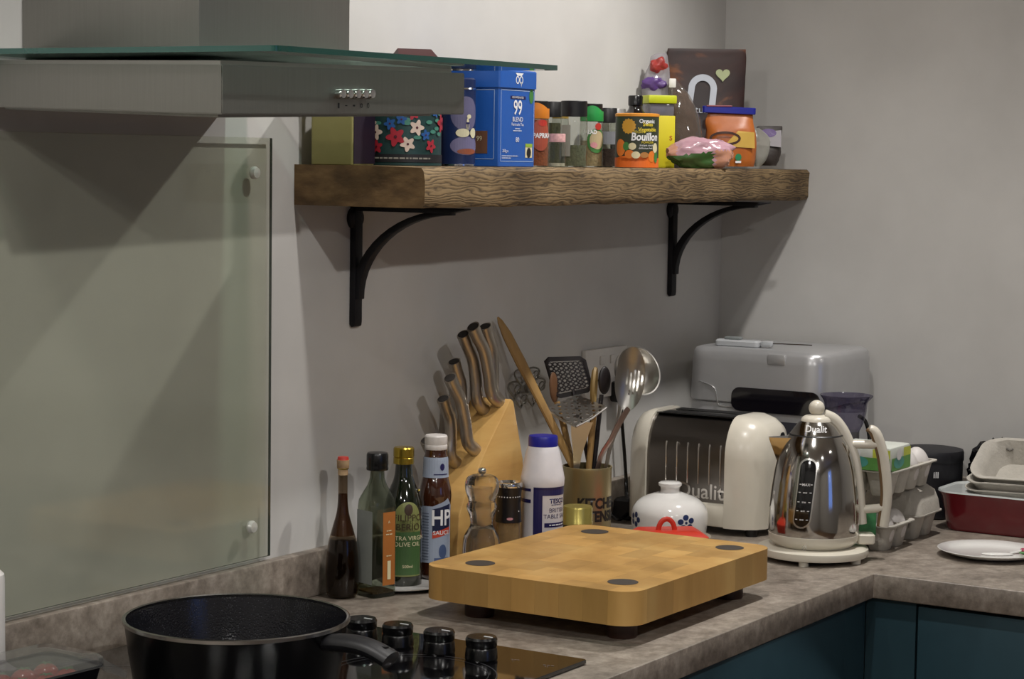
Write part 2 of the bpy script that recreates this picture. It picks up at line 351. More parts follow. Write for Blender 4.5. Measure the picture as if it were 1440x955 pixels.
# shelf ---------------------------------------------------------------------
def shelf_mat():
    m, t, b = nt('weathered_oak'); L = t.links; tc = N(t, 'ShaderNodeTexCoord')
    mp = N(t, 'ShaderNodeMapping'); mp.inputs['Scale'].default_value = (.22, 1, 1); L.new(tc.outputs['Object'], mp.inputs[0])
    w = N(t, 'ShaderNodeTexWave', Scale=62.0, Distortion=16.0, Detail=5.0); w.bands_direction = 'Z'; w.inputs['Detail Scale'].default_value = 1.1; w.inputs['Detail Roughness'].default_value = .45
    L.new(mp.outputs[0], w.inputs['Vector'])
    n = N(t, 'ShaderNodeTexNoise', Scale=10.0, Detail=6.0); L.new(tc.outputs['Object'], n.inputs['Vector'])
    cr = N(t, 'ShaderNodeValToRGB'); e = cr.color_ramp.elements; e[0].position = .0; e[0].color = col('#4f3f29'); e[1].position = .85; e[1].color = col('#8a7350'); x = e.new(.15); x.color = col('#705c3e')
    L.new(w.outputs['Fac'], cr.inputs[0])
    c2 = N(t, 'ShaderNodeValToRGB'); e = c2.color_ramp.elements; e[0].position = .3; e[0].color = col('#8f8068'); e[1].position = .65; e[1].color = (1, 1, 1, 1); L.new(n.outputs['Fac'], c2.inputs[0])
    mx = N(t, 'ShaderNodeMix', data_type='RGBA', blend_type='MULTIPLY'); mx.inputs[0].default_value = .8; L.new(cr.outputs[0], mx.inputs[6]); L.new(c2.outputs[0], mx.inputs[7])
    L.new(mx.outputs[2], b.inputs['Base Color']); b.inputs['Roughness'].default_value = .75
    bp = N(t, 'ShaderNodeBump', Strength=.3, Distance=.001); L.new(w.outputs['Fac'], bp.inputs['Height']); L.new(bp.outputs[0], b.inputs['Normal'])
    return m
SL, ST = 1.3228, .0562
nx = 90; rings = []
for i in range(nx+1):
    u = i/nx; x = -SL+u*(SL-.001); d = .2198+(.1804-.2198)*u
    sec = []
    for (y, z, ny, nz) in [(-d+.004, 0, -.4, -1), (-d, .006, -1, -.3), (-d, .02, -1, 0), (-d, .036, -1, 0), (-d, .05, -1, .3), (-d+.005, ST, -.4, 1)]:
        q = Vector((x*9, y*9, z*22)); a = .0022*noise.noise(q)+.0012*noise.noise(q*3.3)
        if nz > .2: a -= .003*max(0, noise.noise(Vector((x*14, 2.2, z*5)))); 
        e = 0 if z >= ST and y > -d+.1 else a
        sec.append((x, y+ny*a, min(z+nz*a, ST)))
    sec += [(x, -d*.6, ST), (x, -d*.3, ST), (x, -.0005, ST), (x, -.0005, 0), (x, -d*.5, 0)]
    rings.append(sec)
sh = put('shelf', fin(loft(rings), 40), [shelf_mat(), ramp_mat('oak_end_grain', [(.25, '#4d3a24'), (.5, '#6e5536'), (.75, '#8a6d47')], scale=26, rough=.8, stretch=(1, 1, 2.2), bump=.6)])
sh.location = (0, 0, SHELF-ST)
for p in sh.data.polygons:
    if abs(p.normal.x) > .8: p.material_index = 1
tag(sh, 'thick reclaimed timber shelf running along the wall into the corner', 'shelf')
IRON = mat('black_iron', '#141318', .55, .4, .1, 60, .2)
def bracket(x, label):
    zt = SHELF-ST-.0025; t = thing('shelf_bracket', (x, 0, zt), label, 'bracket', 0, 'black iron shelf brackets')
    w = .009
    put('upright', fin(prism([(-.0005, -.002), (-.0005, -.172), (-.004, -.176), (-.0095, -.174), (-.0105, -.168), (-.0105, -.002)], 'x', -w, w, .001)), IRON, t)
    put('arm', fin(prism([(-.0005, 0), (-.197, 0), (-.197, -.002), (-.17, -.0075), (-.0005, -.0075)], 'x', -w, w, .0008)), IRON, t)
    ou, inn = [], []
    for k in range(15):
        a = PI/2*k/14; y = -.008-.165*(1-math.cos(a)); z = -.135+.13*math.sin(a); h = .0085*(1-.35*k/14)
        ny, nz = math.cos(a), math.sin(a)
        nrm = Vector((math.cos(a)*.13, math.sin(a)*.165)).normalized()
        ou.append((y+nrm.x*h*.9, z+nrm.y*h*.4)); inn.append((y-nrm.x*h*.9, z-nrm.y*h*.9))
    put('brace', fin(prism(ou+inn[::-1], 'x', -w*.8, w*.8, .001)), IRON, t)
    put('boss', fin(xf(lathe([(0, 0), (.017, 0), (.017, .005), (.013, .009), (0, .010)], 24, False), Matrix.Translation((0, -.0005, -.018)) @ Matrix.Rotation(PI/2, 4, 'X'))), IRON, t)
bracket(-1.183, 'black iron shelf bracket above the oil bottles')
bracket(-.207, 'black iron shelf bracket beside the corner above the bread maker')
# socket, wire flower ---------------------------------------------------------
t = thing('wall_socket', (-.45, -.0005, 1.112), 'white double wall socket behind the kitchen utensils', 'socket', 0)
put('plate', fin(boxw(-.073, .073, -.009, 0, 0, .086, .002)), mat('socket_white', '#c9c6c0', .35), t)
for s in (-1, 1):
    put('rocker', fin(boxw(s*.018-.007, s*.018+.007, -.012, -.009, .058, .073, .001)), MATS['socket_white'], t)
    lay('pin_slot', join(r2(-.004, .004, .010, .013), r2(-.013, -.006, 0, .003), r2(.006, .013, 0, .003)), mat('slot_dark', '#202020', .6), t, planef((s*.042, -.0092, .03), (1, 0, 0), (0, 0, 1)), 0)
p = ony(741, 545, -.012)
t = thing('wire_flower', p, 'small grey wire flower ornament fixed to the wall behind the wooden spatula', 'ornament', 0)
WIRE = mat('grey_wire', '#8b8880', .35, .8)
for k in range(6):
    a = 2*PI*k/6; c = Vector((math.cos(a)*.03*1.25, 0, math.sin(a)*.022))
    put('petal', fin(tube([c+Vector((.0165*math.cos(u), -.004*math.sin(2*u), .0125*math.sin(u))) for u in [2*PI*j/20 for j in range(21)]], .0017, 6)), WIRE, t)
    put('inner_petal', fin(tube([c+Vector((.009*math.cos(u), -.006, .007*math.sin(u))) for u in [2*PI*j/16 for j in range(17)]], .0013, 6)), WIRE, t)
put('centre', fin(xf(lathe([(0, 0), (.009, 0), (.008, .006), (0, .009)], 16, False), Matrix.Rotation(PI/2, 4, 'X'))), WIRE, t)
# downlights; the ones out in the room are added fill light ------------------------------------------------------------------
for k, (x, y, w, ba, aim) in enumerate(LAMPS):
    t = thing('downlight', (x, y, CEIL), ['recessed ceiling downlight above the toaster', 'recessed ceiling downlight above the chopping board', 'recessed ceiling downlight beside the hood chimney', 'added fill downlight out over the floor by the cupboard end', 'added fill downlight before the window wall, aimed at the splashback', 'added fill downlight in the far corner of the room', 'added fill downlight near the left wall'][k], 'light', 0, 'ceiling downlights')
    put('trim_ring', fin(lathe([(.032, -.001), (.045, -.001), (.043, -.006), (.034, -.004), (.032, -.001)], 32, False)), mat('lamp_ring', '#dddddd', .3, .5), t)
    put('lens', fin(lathe([(0, -.0015), (.031, -.0015), (.031, -.0005), (0, -.0005)], 32, False)), mat('lamp_lens', '#ffffff', .5, emit='#ffe6cc', estr=12), t)
    ld = bpy.data.lights.new('spot_lamp', 'SPOT'); ld.energy = w; ld.color = LAMPCOL; ld.spot_size = math.radians(ba); ld.spot_blend = .15 if ba > 160 else 1 if ba < 80 else .7; ld.shadow_soft_size = .03
    lo = bpy.data.objects.new('spot_lamp', ld); COL.objects.link(lo); lo.parent = t; lo.location = (0, 0, -.012)
    if aim: lo.rotation_euler = (Vector(aim)-Vector((x, y, CEIL))).to_track_quat('-Z', 'Y').to_euler()
# ================================================================== common materials
CREAM = mat('cream_enamel', '#d9d3c4', .28, coat=.4, var=.02)
WHITE = mat('white_plastic', '#dedcd8', .35, var=.02)
CERAM = mat('white_glaze', '#e2e0dc', .12, coat=.6, var=.02)
BLACKP = mat('black_plastic', '#070708', .25, var=.05)
BLACKM = mat('black_matt', '#08080a', .45, var=.1, bump=.1)
CHROME = BUT
STEEL = steel('utensil_steel', '#c9c6c0', .3, (1, 1, 1), .03)
GOLD = mat('gold_lid', '#b39a3c', .25, .9, .04)
CLEAR = glass('clear_glass', '#eef2ee', .02, .03, '#c9d2c8')
PRW = mat('print_white', '#e4e4e4', .5); PRB = MATS['print_black']; PRN = mat('print_navy', '#1c1a4f', .4); PRR = mat('print_red', '#b5352a', .45)
PRG = mat('print_green', '#3f7a3a', .5); PRO = mat('print_orange', '#d9772a', .45); PRY = mat('print_yellow', '#d9c33a', .45); PRC = mat('print_cream', '#d8cfa8', .5); PRP = mat('print_pink', '#c98a8f', .5)
PAPER = mat('label_paper', '#b9bdc4', .6)
def L_(name, prof, m, t, seg=48, cap=True, ang=35): return put(name, fin(lathe(prof, seg, cap), ang), m, t)
# ================================================================== hob, knobs, pan
HX0, HX1, HY0, HY1 = -2.016, -1.4264, -.544, -.03
HOB = mat('hob_glass', '#0a090b', .06, coat=.5, var=.2)
t = thing('hob', ((HX0+HX1)/2, (HY0+HY1)/2, TOP), 'black glass hob with four black knobs set in the worktop', 'hob', 0)
hc = Vector(((HX0+HX1)/2, (HY0+HY1)/2, TOP))
put('glass_plate', fin(rbox(HX1-HX0, HY1-HY0, .006, [(.0002, .004), (.002, 0), (.0055, 0), (.0065, .001)])), HOB, t)
RINGM = mat('hob_ring', '#3a3a3d', .3)
for (x, y, r) in ((-1.86, -.40, .075), (-1.86, -.16, .095), (-1.65, -.16, .075), (-1.62, -.41, .105)):
    lay('cooking_zone', join(ring2(0, 0, r, r, .0015, 64), ring2(0, 0, r*.9, r*.9, .0008, 64)), RINGM, t, planef((x-hc.x, y-hc.y, .0066), (1, 0, 0), (0, 1, 0)), 0)
for px, py, s in ((725, 928, .012), (772, 936, .016)):
    p = onz(px, py, TOP+.0065)-hc
    lay('marking', join(t2('---', s, 0, 0), t2('..', s*.8, 0, -.006)), mat('hob_print', '#77757a', .5), t, planef((p.x, p.y, .0066), (.2, -.98, 0), (.98, .2, 0)), 0)
for y in (-.2555, -.3118, -.3749, -.4378):
    k = put('knob', fin(lathe([(0, .0066), (.0195, .0066), (.0205, .009), (.0195, .021), (.0185, .023), (.0195, .025), (.0198, .033), (.018, .036), (.0, .0362)], 40, False), 25), BLACKP, t)
    k.location = (-1.506-hc.x, y-hc.y, 0)
    put('pointer', fin(boxw(-.001, .001, -.016, -.004, .0362, .0367)), PRW, k)
PAN = onz(333, 868, .984); PR = 158/scl(PAN)
t = thing('frying_pan', (PAN.x, PAN.y, TOP+.0066), 'deep black non-stick frying pan with steel rim and black handle on the hob', 'pan', RZ)
def pan_mat():
    m, tt, b = nt('speckled_nonstick'); L = tt.links; tc = N(tt, 'ShaderNodeTexCoord'); v = N(tt, 'ShaderNodeTexVoronoi', Scale=420.0); L.new(tc.outputs['Object'], v.inputs['Vector'])
    cr = N(tt, 'ShaderNodeValToRGB'); e = cr.color_ramp.elements; e[0].position = .06; e[0].color = (.16, .16, .18, 1); e[1].position = .16; e[1].color = (.008, .008, .01, 1); L.new(v.outputs['Distance'], cr.inputs[0]); L.new(cr.outputs[0], b.inputs['Base Color'])
    b.inputs['Roughness'].default_value = .16; bp = N(tt, 'ShaderNodeBump', Strength=.15, Distance=.001); L.new(v.outputs['Distance'], bp.inputs['Height']); L.new(bp.outputs[0], b.inputs['Normal']); return m
PM = pan_mat(); hz = .984-TOP-.0066
L_('outer_wall', [(0, 0), (PR*.86, 0), (PR*.91, .004), (PR*.955, hz*.5), (PR*.99, hz-.003), (PR-.001, hz-.002)], mat('pan_black', '#040405', .25), t, 72, False)
L_('cooking_surface', [(PR-.002, hz-.001), (PR*.975, hz-.006), (PR*.94, hz*.5), (PR*.87, .009), (PR*.82, .006), (0, .006)], PM, t, 72, False)
L_('rim', [(PR-.003, hz-.002), (PR-.003, hz+.001), (PR-.001, hz+.002), (PR+.001, hz+.001), (PR+.001, hz-.003)], steel('rim_steel', '#a8a6a4', .2, (1, 1, 1)), t, 72, False)
hb = onz(428, 908, .962); he = onz(560, 922, .966)
loc = lambda P: Matrix.Rotation(-RZ, 4, 'Z') @ (Vector(P)-Vector((PAN.x, PAN.y, TOP+.0066)))
dirn = Vector((he.x-hb.x, he.y-hb.y, 0)).normalized(); st = Vector((hb.x, hb.y, .956))-dirn*.008
pts = [loc(st+dirn*u+Vector((0, 0, v))) for u, v in ((0, .002), (.02, .008), (.045, .014), (.075, .016), (.10, .013), (.122, .005), (.128, .002))]
pts = curve_pts(pts, 4)
h = put('handle', fin(tube(pts, [.009+.0075*min(1, k/9) if k < len(pts)-3 else .0165-.004*(k-len(pts)+4) for k in range(len(pts))], 16, True, .62)), mat('bakelite', '#111114', .45, bump=.1), t)
q = pts[-7]+Vector((0, 0, .0088)); put('hanging_hole', fin(xf(rbox(.018, .007, .003, [(-.001, 0), (.0008, 0)]), Matrix.Translation(q) @ Matrix.Rotation(math.atan2(pts[-5].y-pts[-9].y, pts[-5].x-pts[-9].x), 4, 'Z'))), mat('hole_dark', '#020202', .8), h)
q = pts[11]+Vector((0, 0, .0091)); lay('maker_mark', ring2(0, 0, .006, .0025, .0008, 16), mat('mark_grey', '#9a9a9c', .5), h, planef(q, (1, 0, 0), (0, 1, 0)), 0)
# ================================================================== chopping board: end-grain blocks
BX0, BX1, BY0, BY1 = -1.322, -.899, -.548, -.218; bz0, bz1 = TOP+.027, .972
bc = Vector(((BX0+BX1)/2, (BY0+BY1)/2, TOP))
BOARD = ramp_mat('maple_block', [(.25, '#a27b40'), (.5, '#b98f50'), (.75, '#c8a262')], scale=16, rough=.5, stretch=(1, 1, .25), bump=.06, rnd=.19)
t = thing('chopping_board', bc, 'thick end-grain wooden chopping board on round dark feet', 'chopping board', 0)
clip = rrect(BX1-BX0, BY1-BY0, .032, 7)
def clip_poly(sub, cl):
    out = sub
    for i in range(len(cl)):
        a, b = cl[i], cl[(i+1) % len(cl)]; inp, out = out, []
        if not inp: break
        side = lambda p: (b[0]-a[0])*(p[1]-a[1])-(b[1]-a[1])*(p[0]-a[0])
        for j in range(len(inp)):
            p, q = inp[j], inp[(j+1) % len(inp)]; sp, sq = side(p), side(q)
            if sp >= 0: out.append(p)
            if sp*sq < 0: k = sp/(sp-sq); out.append((p[0]+(q[0]-p[0])*k, p[1]+(q[1]-p[1])*k))
    return out
rows = 9; rh = (BY1-BY0)/rows; wd_, dp_ = BX1-BX0, BY1-BY0
for r in range(rows):
    y0 = -dp_/2+r*rh; x = -wd_/2-random.uniform(0, .05)
    while x < wd_/2:
        w = random.uniform(.05, .085); g = .00008
        pl = clip_poly([(x+g, y0+g), (x+w-g, y0+g), (x+w-g, y0+rh-g), (x+g, y0+rh-g)], clip)
        # drop duplicate points
        pp = []
        for p in pl:
            if not pp or math.hypot(p[0]-pp[-1][0], p[1]-pp[-1][1]) > 1e-5: pp.append(p)
        if len(pp) > 2 and math.hypot(pp[0][0]-pp[-1][0], pp[0][1]-pp[-1][1]) < 1e-5: pp.pop()
        if len(pp) > 2: put('block', fin(loft([[(a, b, z) for a, b in pp] for z in (bz0-TOP, bz1-TOP)])), BOARD, t)
        x += w
DARKW = mat('dark_dowel', '#3b332c', .7, var=.15, scale=120); FOOT = mat('dark_foot', '#3a2218', .45)
for x in (-1.262, -.949):
    for y in (-.277, -.50):
        lay('dowel', e2(0, 0, .0205, .0205, 32), DARKW, t, planef((x-bc.x, y-bc.y, bz1-TOP), (1, 0, 0), (0, 1, 0)), 0)
        put('foot', fin(lathe([(0, 0), (.0195, 0), (.0205, .002), (.0205, bz0-TOP), (0, bz0-TOP)], 28, False)), FOOT, t).location = (x-bc.x, y-bc.y, 0)
# ================================================================== oil and sauce bottles
A = At(534, -.088); 
pl = thing('serving_plate', (-1.135, -.094, TOP), 'white oval dish under the green olive oil bottle', 'plate', -.2)
put('dish', fin(loft([[(x*k, y*k*.6, z) for x, y in [(math.cos(a), math.sin(a)) for a in [2*PI*i/40 for i in range(40)]]] for k, z in ((.06, 0), (.075, .002), (.095, .006), (.096, .0072), (.09, .006), (.07, .0035), (.01, .0032))])), CERAM, pl)
# vinegar bottle with cork
A = At(481, -.052); t = thing('vinegar_bottle', A.L, 'slim corked bottle of dark balsamic vinegar beside the upstand', 'bottle')
pr = smooth_prof(A.prof([(20, 837), (22, 832), (23.5, 815), (23, 790), (20, 763), (14.5, 742), (9, 722), (7, 705), (6.6, 685), (6.6, 668)]), 4); pr = [(0, pr[0][1]*0)]+[(r, max(z, 0)) for r, z in pr]
L_('glass', pr, glass('vinegar_glass', '#cdbfae', .03, .05, '#3a2a1c'), t)
L_('vinegar', [(0, .004)]+[(r*.93, max(z, .004)) for r, z in pr[1:] if z < A.z(757)]+[(0, A.z(757))], mat('balsamic', '#0d0606', .15), t)
L_('residue', [(r*.95, z) for r, z in pr if A.z(757) <= z < A.z(690)], mat('brown_film', '#4a2c14', .4), t, cap=False)
k = L_('cork', A.prof([(7, 668), (7, 660), (8.5, 658), (9, 647)])+[(0, A.z(647))], ramp_mat('cork', [(.3, '#8a6a4a'), (.7, '#b59a76')], 90, .9), t)
L_('wax', A.prof([(0, 647.2), (8.2, 647.2), (7.4, 643)])+[(0, A.z(642.5))], PRR, k)
L_('wire_ring', A.prof([(7.6, 660), (8.4, 659), (7.6, 657.5)]), GOLD, k, cap=False)
# square olive oil bottle, nearly empty
A = At(529, -.083); t = thing('oil_bottle', A.L, 'square clear oil bottle with black cap and orange label, nearly empty', 'bottle', RZ+.72)
w = A.m(42)
def sq(w, r, z, n=5): return [(x, y, z) for x, y in rrect(w, w, r, n)]
zz = A.z
rg = [sq(w*.92, .006, 0), sq(w, .007, .003), sq(w, .007, zz(712)), sq(w*.98, .009, zz(702)), sq(w*.86, .014, zz(692)), sq(w*.66, .0145, zz(682)), sq(w*.52, .0118, zz(673)), sq(w*.48, .0108, zz(662)), sq(w*.48, .0108, zz(655))]
put('glass', fin(loft(rg), 50), glass('oil_glass', '#cdd3c6', .02, .10, '#4a5142'), t)
put('oil', fin(loft([sq(w*.9, .005, .006), sq(w*.9, .005, zz(829))])), mat('olive_oil', '#5a3a0c', .1, trans=.3), t)
c = L_('cap', A.prof([(15, 661), (15.6, 659), (15, 656), (15.4, 653), (15.2, 640), (14, 637)])+[(0, zz(636.5))], BLACKP, t)
lay('label', r2(-w*.13, w*.38, zz(820), zz(718)), mat('label_amber', '#a3642c', .5), t, planef((0, -w/2, 0), (1, 0, 0), (0, 0, 1), 1), 0)
lay('label_back', r2(-w*.42, w*.42, zz(818), zz(716)), mat('label_backside', '#8f948f', .6), t, planef((-w/2, 0, 0), (0, -1, 0), (0, 0, 1), 1), 0)
lay('lettering', join(t2('A', .006, w*.12, zz(732)), dashes(w*.12, zz(744), w*.2, .0014), dashes(w*.12, zz(749), w*.26, .0014, 2), dashes(w*.12, zz(779), w*.2, .0014, 4), r2(w*.06, w*.2, zz(812), zz(786))), PRC, t, planef((0, -w/2, 0), (1, 0, 0), (0, 0, 1), 2), 0)
# green olive oil bottle
A = At(566, -.072, TOP+.0036); t = thing('oil_bottle', A.L, 'dark green olive oil bottle with gold cap and green label', 'bottle')
pr = [(0, 0)]+smooth_prof(A.prof([(26, 833), (27, 828), (27, 790), (27, 725), (25.5, 706), (20, 688), (14, 673), (12, 660), (11.5, 650)]), 4); pr = [(r, max(z, 0)) for r, z in pr]
L_('glass', pr, mat('dark_green_glass', '#10160c', .08, coat=.8), t)
L_('cap', A.prof([(14.6, 652), (14.6, 644), (13.6, 643), (14.6, 642), (14.6, 631), (13, 629)])+[(0, A.z(628.6))], GOLD, t)
f1, f2, f3 = wrapf(pr, 1), wrapf(pr, 2), wrapf(pr, 3); m_ = A.m
lay('label', join(r2(m_(-18), m_(30), A.z(806), A.z(726)), e2(m_(8), A.z(726), m_(20), m_(24), 30)), mat('label_olive', '#7a7f4a', .5), t, f1)
lay('label_panel', r2(m_(-17), m_(29), A.z(804), A.z(744)), mat('label_green', '#3c5a30', .5), t, f2)
lay('brand_lettering', t2('FILIPPO\nBERIO', m_(13), m_(9), A.z(731)), mat('print_brown', '#3b2a1a', .5), t, f3)
lay('lettering', t2('EXTRA VIRGIN\nOLIVE OIL', m_(8.5), m_(8), A.z(757)), PRC, t, f3)
lay('volume_print', t2('500ml', m_(6), m_(8), A.z(792)), PRC, t, f3)
lay('portrait', e2(m_(9), A.z(713), m_(6), m_(8), 16), mat('print_brown', '#3b2a1a', .5), t, f2)
# little oil bottle behind
A = At(586, -.048, TOP+.0036); t = thing('oil_bottle', A.L, 'small oil bottle with gold cap and dark label behind the sauce', 'bottle')
pr = [(0, 0)]+[(r, max(z, 0)) for r, z in smooth_prof(A.prof([(12, 822), (12.5, 816), (12.5, 750), (11.5, 738), (7, 722), (5.5, 712), (5.5, 702)]), 4)]
L_('glass', pr, glass('small_oil_glass', '#b9bf9c', .03, .25, '#6b6a3a'), t)
L_('cap', A.prof([(6.5, 703), (6.5, 689), (5.5, 688)])+[(0, A.z(687.6))], GOLD, t)
lay('label', r2(A.m(-12), A.m(12), A.z(802), A.z(747)), mat('label_dark', '#23242a', .5), t, wrapf(pr, 1))
lay('lettering', join(dashes(0, A.z(785), A.m(16), A.m(1.6)), dashes(0, A.z(790), A.m(12), A.m(1.6), 2), ring2(0, A.z(765), A.m(7), A.m(9), A.m(1.5))), mat('print_grey', '#8a8a86', .5), t, wrapf(pr, 2))
# brown sauce
A = At(611, -.088, TOP); t = thing('sauce_bottle', A.L, 'brown sauce bottle with white cap and blue paper labels', 'bottle')
pr = [(0, 0)]+[(r, max(z, 0)) for r, z in smooth_prof(A.prof([(19, 811), (21, 806), (21.5, 790), (21.5, 735), (22, 710), (23, 697), (22, 686), (19.5, 675), (18, 668), (17, 645), (15.5, 638), (15.5, 630)]), 4)]
L_('glass', pr, mat('sauce_brown', '#3a1d10', .08, coat=1), t)
L_('cap', A.prof([(15.5, 632), (16, 631), (16, 626), (15.6, 625), (16, 624), (16, 614), (14.5, 612)])+[(0, A.z(611.7))], mat('cap_white', '#d2cdc8', .4), t)
lay('neck_label', r2(A.m(-26), A.m(26), A.z(670), A.z(642)), mat('label_blue_grey', '#98a3b5', .5), t, wrapf(pr, 1))
lay('crest', join(e2(A.m(10), A.z(655), A.m(3.5), A.m(5), 12), r2(A.m(-2), A.m(19), A.z(666), A.z(664.5))), PRN, t, wrapf(pr, 2))
lay('label', join(r2(A.m(-28), A.m(28), A.z(788), A.z(709)), p2([(A.m(-3), A.z(709)), (A.m(28), A.z(709)), (A.m(20), A.z(698)), (A.m(14), A.z(702))])), MATS['label_blue_grey'], t, wrapf(pr, 1))
lay('label_band', p2([(A.m(-3), A.z(745)), (A.m(24), A.z(738)), (A.m(24), A.z(706)), (A.m(-3), A.z(713))]), mat('print_dark_blue', '#16203f', .4), t, wrapf(pr, 2))
lay('red_band', p2([(A.m(-3), A.z(754)), (A.m(24), A.z(747)), (A.m(24), A.z(738)), (A.m(-3), A.z(745))]), mat('print_scarlet', '#c2452f', .4), t, wrapf(pr, 2))
lay('lettering', join(t2('HP', A.m(31), A.m(10), A.z(726), bold=.0006, sx=.78), t2('SAUCE', A.m(8), A.m(10), A.z(746), bold=.0001)), PRW, t, wrapf(pr, 3))
lay('picture', join(e2(A.m(12), A.z(772), A.m(6), A.m(10), 14), r2(A.m(0), A.m(22), A.z(787), A.z(781))), mat('print_slate', '#46587e', .5), t, wrapf(pr, 2))
lay('small_print', join(*[r2(A.m(-24), A.m(-8), A.z(y), A.z(y-1.3)) for y in range(720, 786, 4)]), mat('print_grey_blue', '#5d6678', .5), t, wrapf(pr, 2))
# ================================================================== knife block
BEECH = ramp_mat('beech', [(.3, '#b58a4c'), (.5, '#c39a5a'), (.75, '#cda867')], scale=7, stretch=(1, 1, 7), rough=.42, bump=.05)
ky0, ky1 = -.102, -.030
P_ = lambda px, py, y=ky0: (ony(px, py, y).x, ony(px, py, y).z-TOP)
top_r = P_(717, 561); xl = P_(641, 730)[0]
curve = [P_(*q) for q in ((646, 725), (655, 697), (668, 670), (682, 637), (697, 605), (708, 583), (714, 570), (719, 561.5), (723, 565))]
cs = smooth_prof(curve, 4)
kx = (curve[0][0]+curve[-1][0])/2
prof = [(curve[0][0]-.006, 0), (curve[0][0]-.004, curve[0][1]*.55)]+cs+[P_(736, 645), (P_(736, 645)[0]+.012, 0)]
t = thing('knife_block', (kx, (ky0+ky1)/2, TOP), 'curved beech knife block holding steel-handled knives', 'knife block', 0)
kc = Vector((kx, (ky0+ky1)/2, TOP))
put('block', fin(prism([(x-kx, z) for x, z in prof], 'y', ky0-kc.y, ky1-kc.y, .003), 30), BEECH, t)
KS = steel('knife_steel', '#b0a89d', .36, (1, 1, 1), .1)
knives = [((600, 602), (619, 688), -.060), ((623, 574), (641, 668), -.060), ((638, 545), (654, 644), -.050), ((633, 508), (669, 615), -.085), ((651, 485), (681, 595), -.066), ((665, 470), (702, 580), -.086), ((682, 457), (701, 565), -.060)]
for k, (a, b, y) in enumerate(knives):
    pa, pb = ony(a[0], a[1], y), ony(b[0], b[1], y)
    # seat the bolster on the curved face
    zs = None
    for (xa, za), (xb, zb) in zip(cs, cs[1:]):
        if (xa-pb.x)*(xb-pb.x) <= 0 and abs(xb-xa) > 1e-9: zs = za+(zb-za)*(pb.x-xa)/(xb-xa)
    base = Vector((pb.x, y, TOP+(zs if zs else pb.z-TOP)-.002))
    nm = ['small kitchen knife half hidden by the sauce cap', 'kitchen knife in the lowest clear slot of the block', 'kitchen knife tucked behind the wide-ended handle', 'kitchen knife with wide flat handle end', 'kitchen knife in the middle slot of the block', 'kitchen knife in the upper front slot of the block', 'kitchen knife in the topmost slot of the block'][k]
    kn = thing('kitchen_knife', base, nm, 'knife', 0, 'knives in the wooden block')
    v = pa-pb; off = Vector((-.006, 0, 0))
    pts = curve_pts([Vector((.008, 0, -.001)), Vector((.001, 0, .004)), v*.16+Vector((-.010, 0, 0)), v*.4+Vector((.0, 0, 0)), v*.68+Vector((.008, 0, 0)), v*.86+Vector((.003, 0, 0)), v], 5)
    n = len(pts); rr = [.0045 if i < 4 else .0100+.0012*math.sin(PI*i/n*1.2) + (.0026*(i/n-.75)/.25 if i > n*.75 else 0) for i in range(n)]
    hd = put('handle', fin(tube(pts, rr, 14, True, .8, (0, 1, 0))), KS, kn)
    d = (pts[-1]-pts[-2]).normalized()
    put('end_hollow', fin(xf(lathe([(0, 0), (rr[-1]*.72, 0), (rr[-1]*.72, .0006), (0, .0006)], 18, False), Matrix.Translation(pts[-1]) @ d.to_track_quat('Z', 'Y').to_matrix().to_4x4())), mat('hollow_dark', '#241f1b', .7), hd)
    put('blade', fin(tube([Vector((.012, 0, -.001)), Vector((-.001, 0, .002)), Vector((-.001, 0, -.03))-v*.15], [.0035, .004, .004], 8, True, .4)), KS, kn)
# ================================================================== mills
A = At(676, -.158); t = thing('pepper_mill', A.L, 'clear acrylic grinder with steel knob, wasp-waisted', 'grinder')
pr = [(0, 0)]+[(r, max(z, 0)) for r, z in smooth_prof(A.prof([(24, 800), (26, 790), (26.5, 772), (25, 755), (19, 744), (16, 737), (17, 727), (21, 716), (21.5, 711), (19, 705), (20, 700), (23.5, 690), (24, 680), (21, 672), (14, 668), (5, 668)]), 5)]
L_('shell', pr, mat('acrylic', '#f4f2ee', .02, var=0, trans=1), t, 40)
L_('inner_tube', A.prof([(0, 800), (13, 800), (13, 760), (9, 740), (9, 700), (10, 685)])+[(0, A.z(684))], glass('acrylic_inner', '#ece8e0', .05, .12, '#c9bda8', 1.5), t, 28)
L_('pepper', A.prof([(0, 798), (12, 798), (12, 778)])+[(0, A.z(778))], mat('peppercorn', '#8f7256', .8, bump=.8, bscale=300, var=.3, scale=300), t, 24)
L_('knob', smooth_prof(A.prof([(2.5, 669), (2.5, 667), (5, 665), (5.6, 662), (4.5, 659), (0, 657.6)]), 3), CHROME, t, 24)
A = At(714, -.138); t = thing('salt_mill', A.L, 'glass grinder with dotted black collar and steel top', 'grinder')
L_('glass_body', A.prof([(0, 785), (17, 785), (17.5, 760), (16.5, 732)])+[(0, A.z(732))], glass('mill_glass', '#d9cdb8', .05, .45, '#a58d68'), t)
prc = A.prof([(18.5, 733), (17.8, 722), (17, 708), (18, 690), (19, 683)])
L_('collar', prc, mat('collar_black', '#120f12', .3), t, cap=False)
L_('steel_top', A.prof([(19, 684), (19.3, 680), (18.5, 678), (16, 677.5), (15, 680)])+[(0, A.z(680))], CHROME, t)
lay('dots', join(*[e2(A.m(x), A.z(y), A.m(.9), A.m(.9), 8) for x in range(-18, 20, 4) for y in (697,)]+[e2(A.m(x), A.z(717), A.m(.9), A.m(.9), 8) for x in (-16, 16)]), PRW, t, wrapf(prc, 1), 0)
lay('badge', e2(A.m(2), A.z(727), A.m(4.5), A.m(2), 14), PRP, t, wrapf(prc, 1), 0)
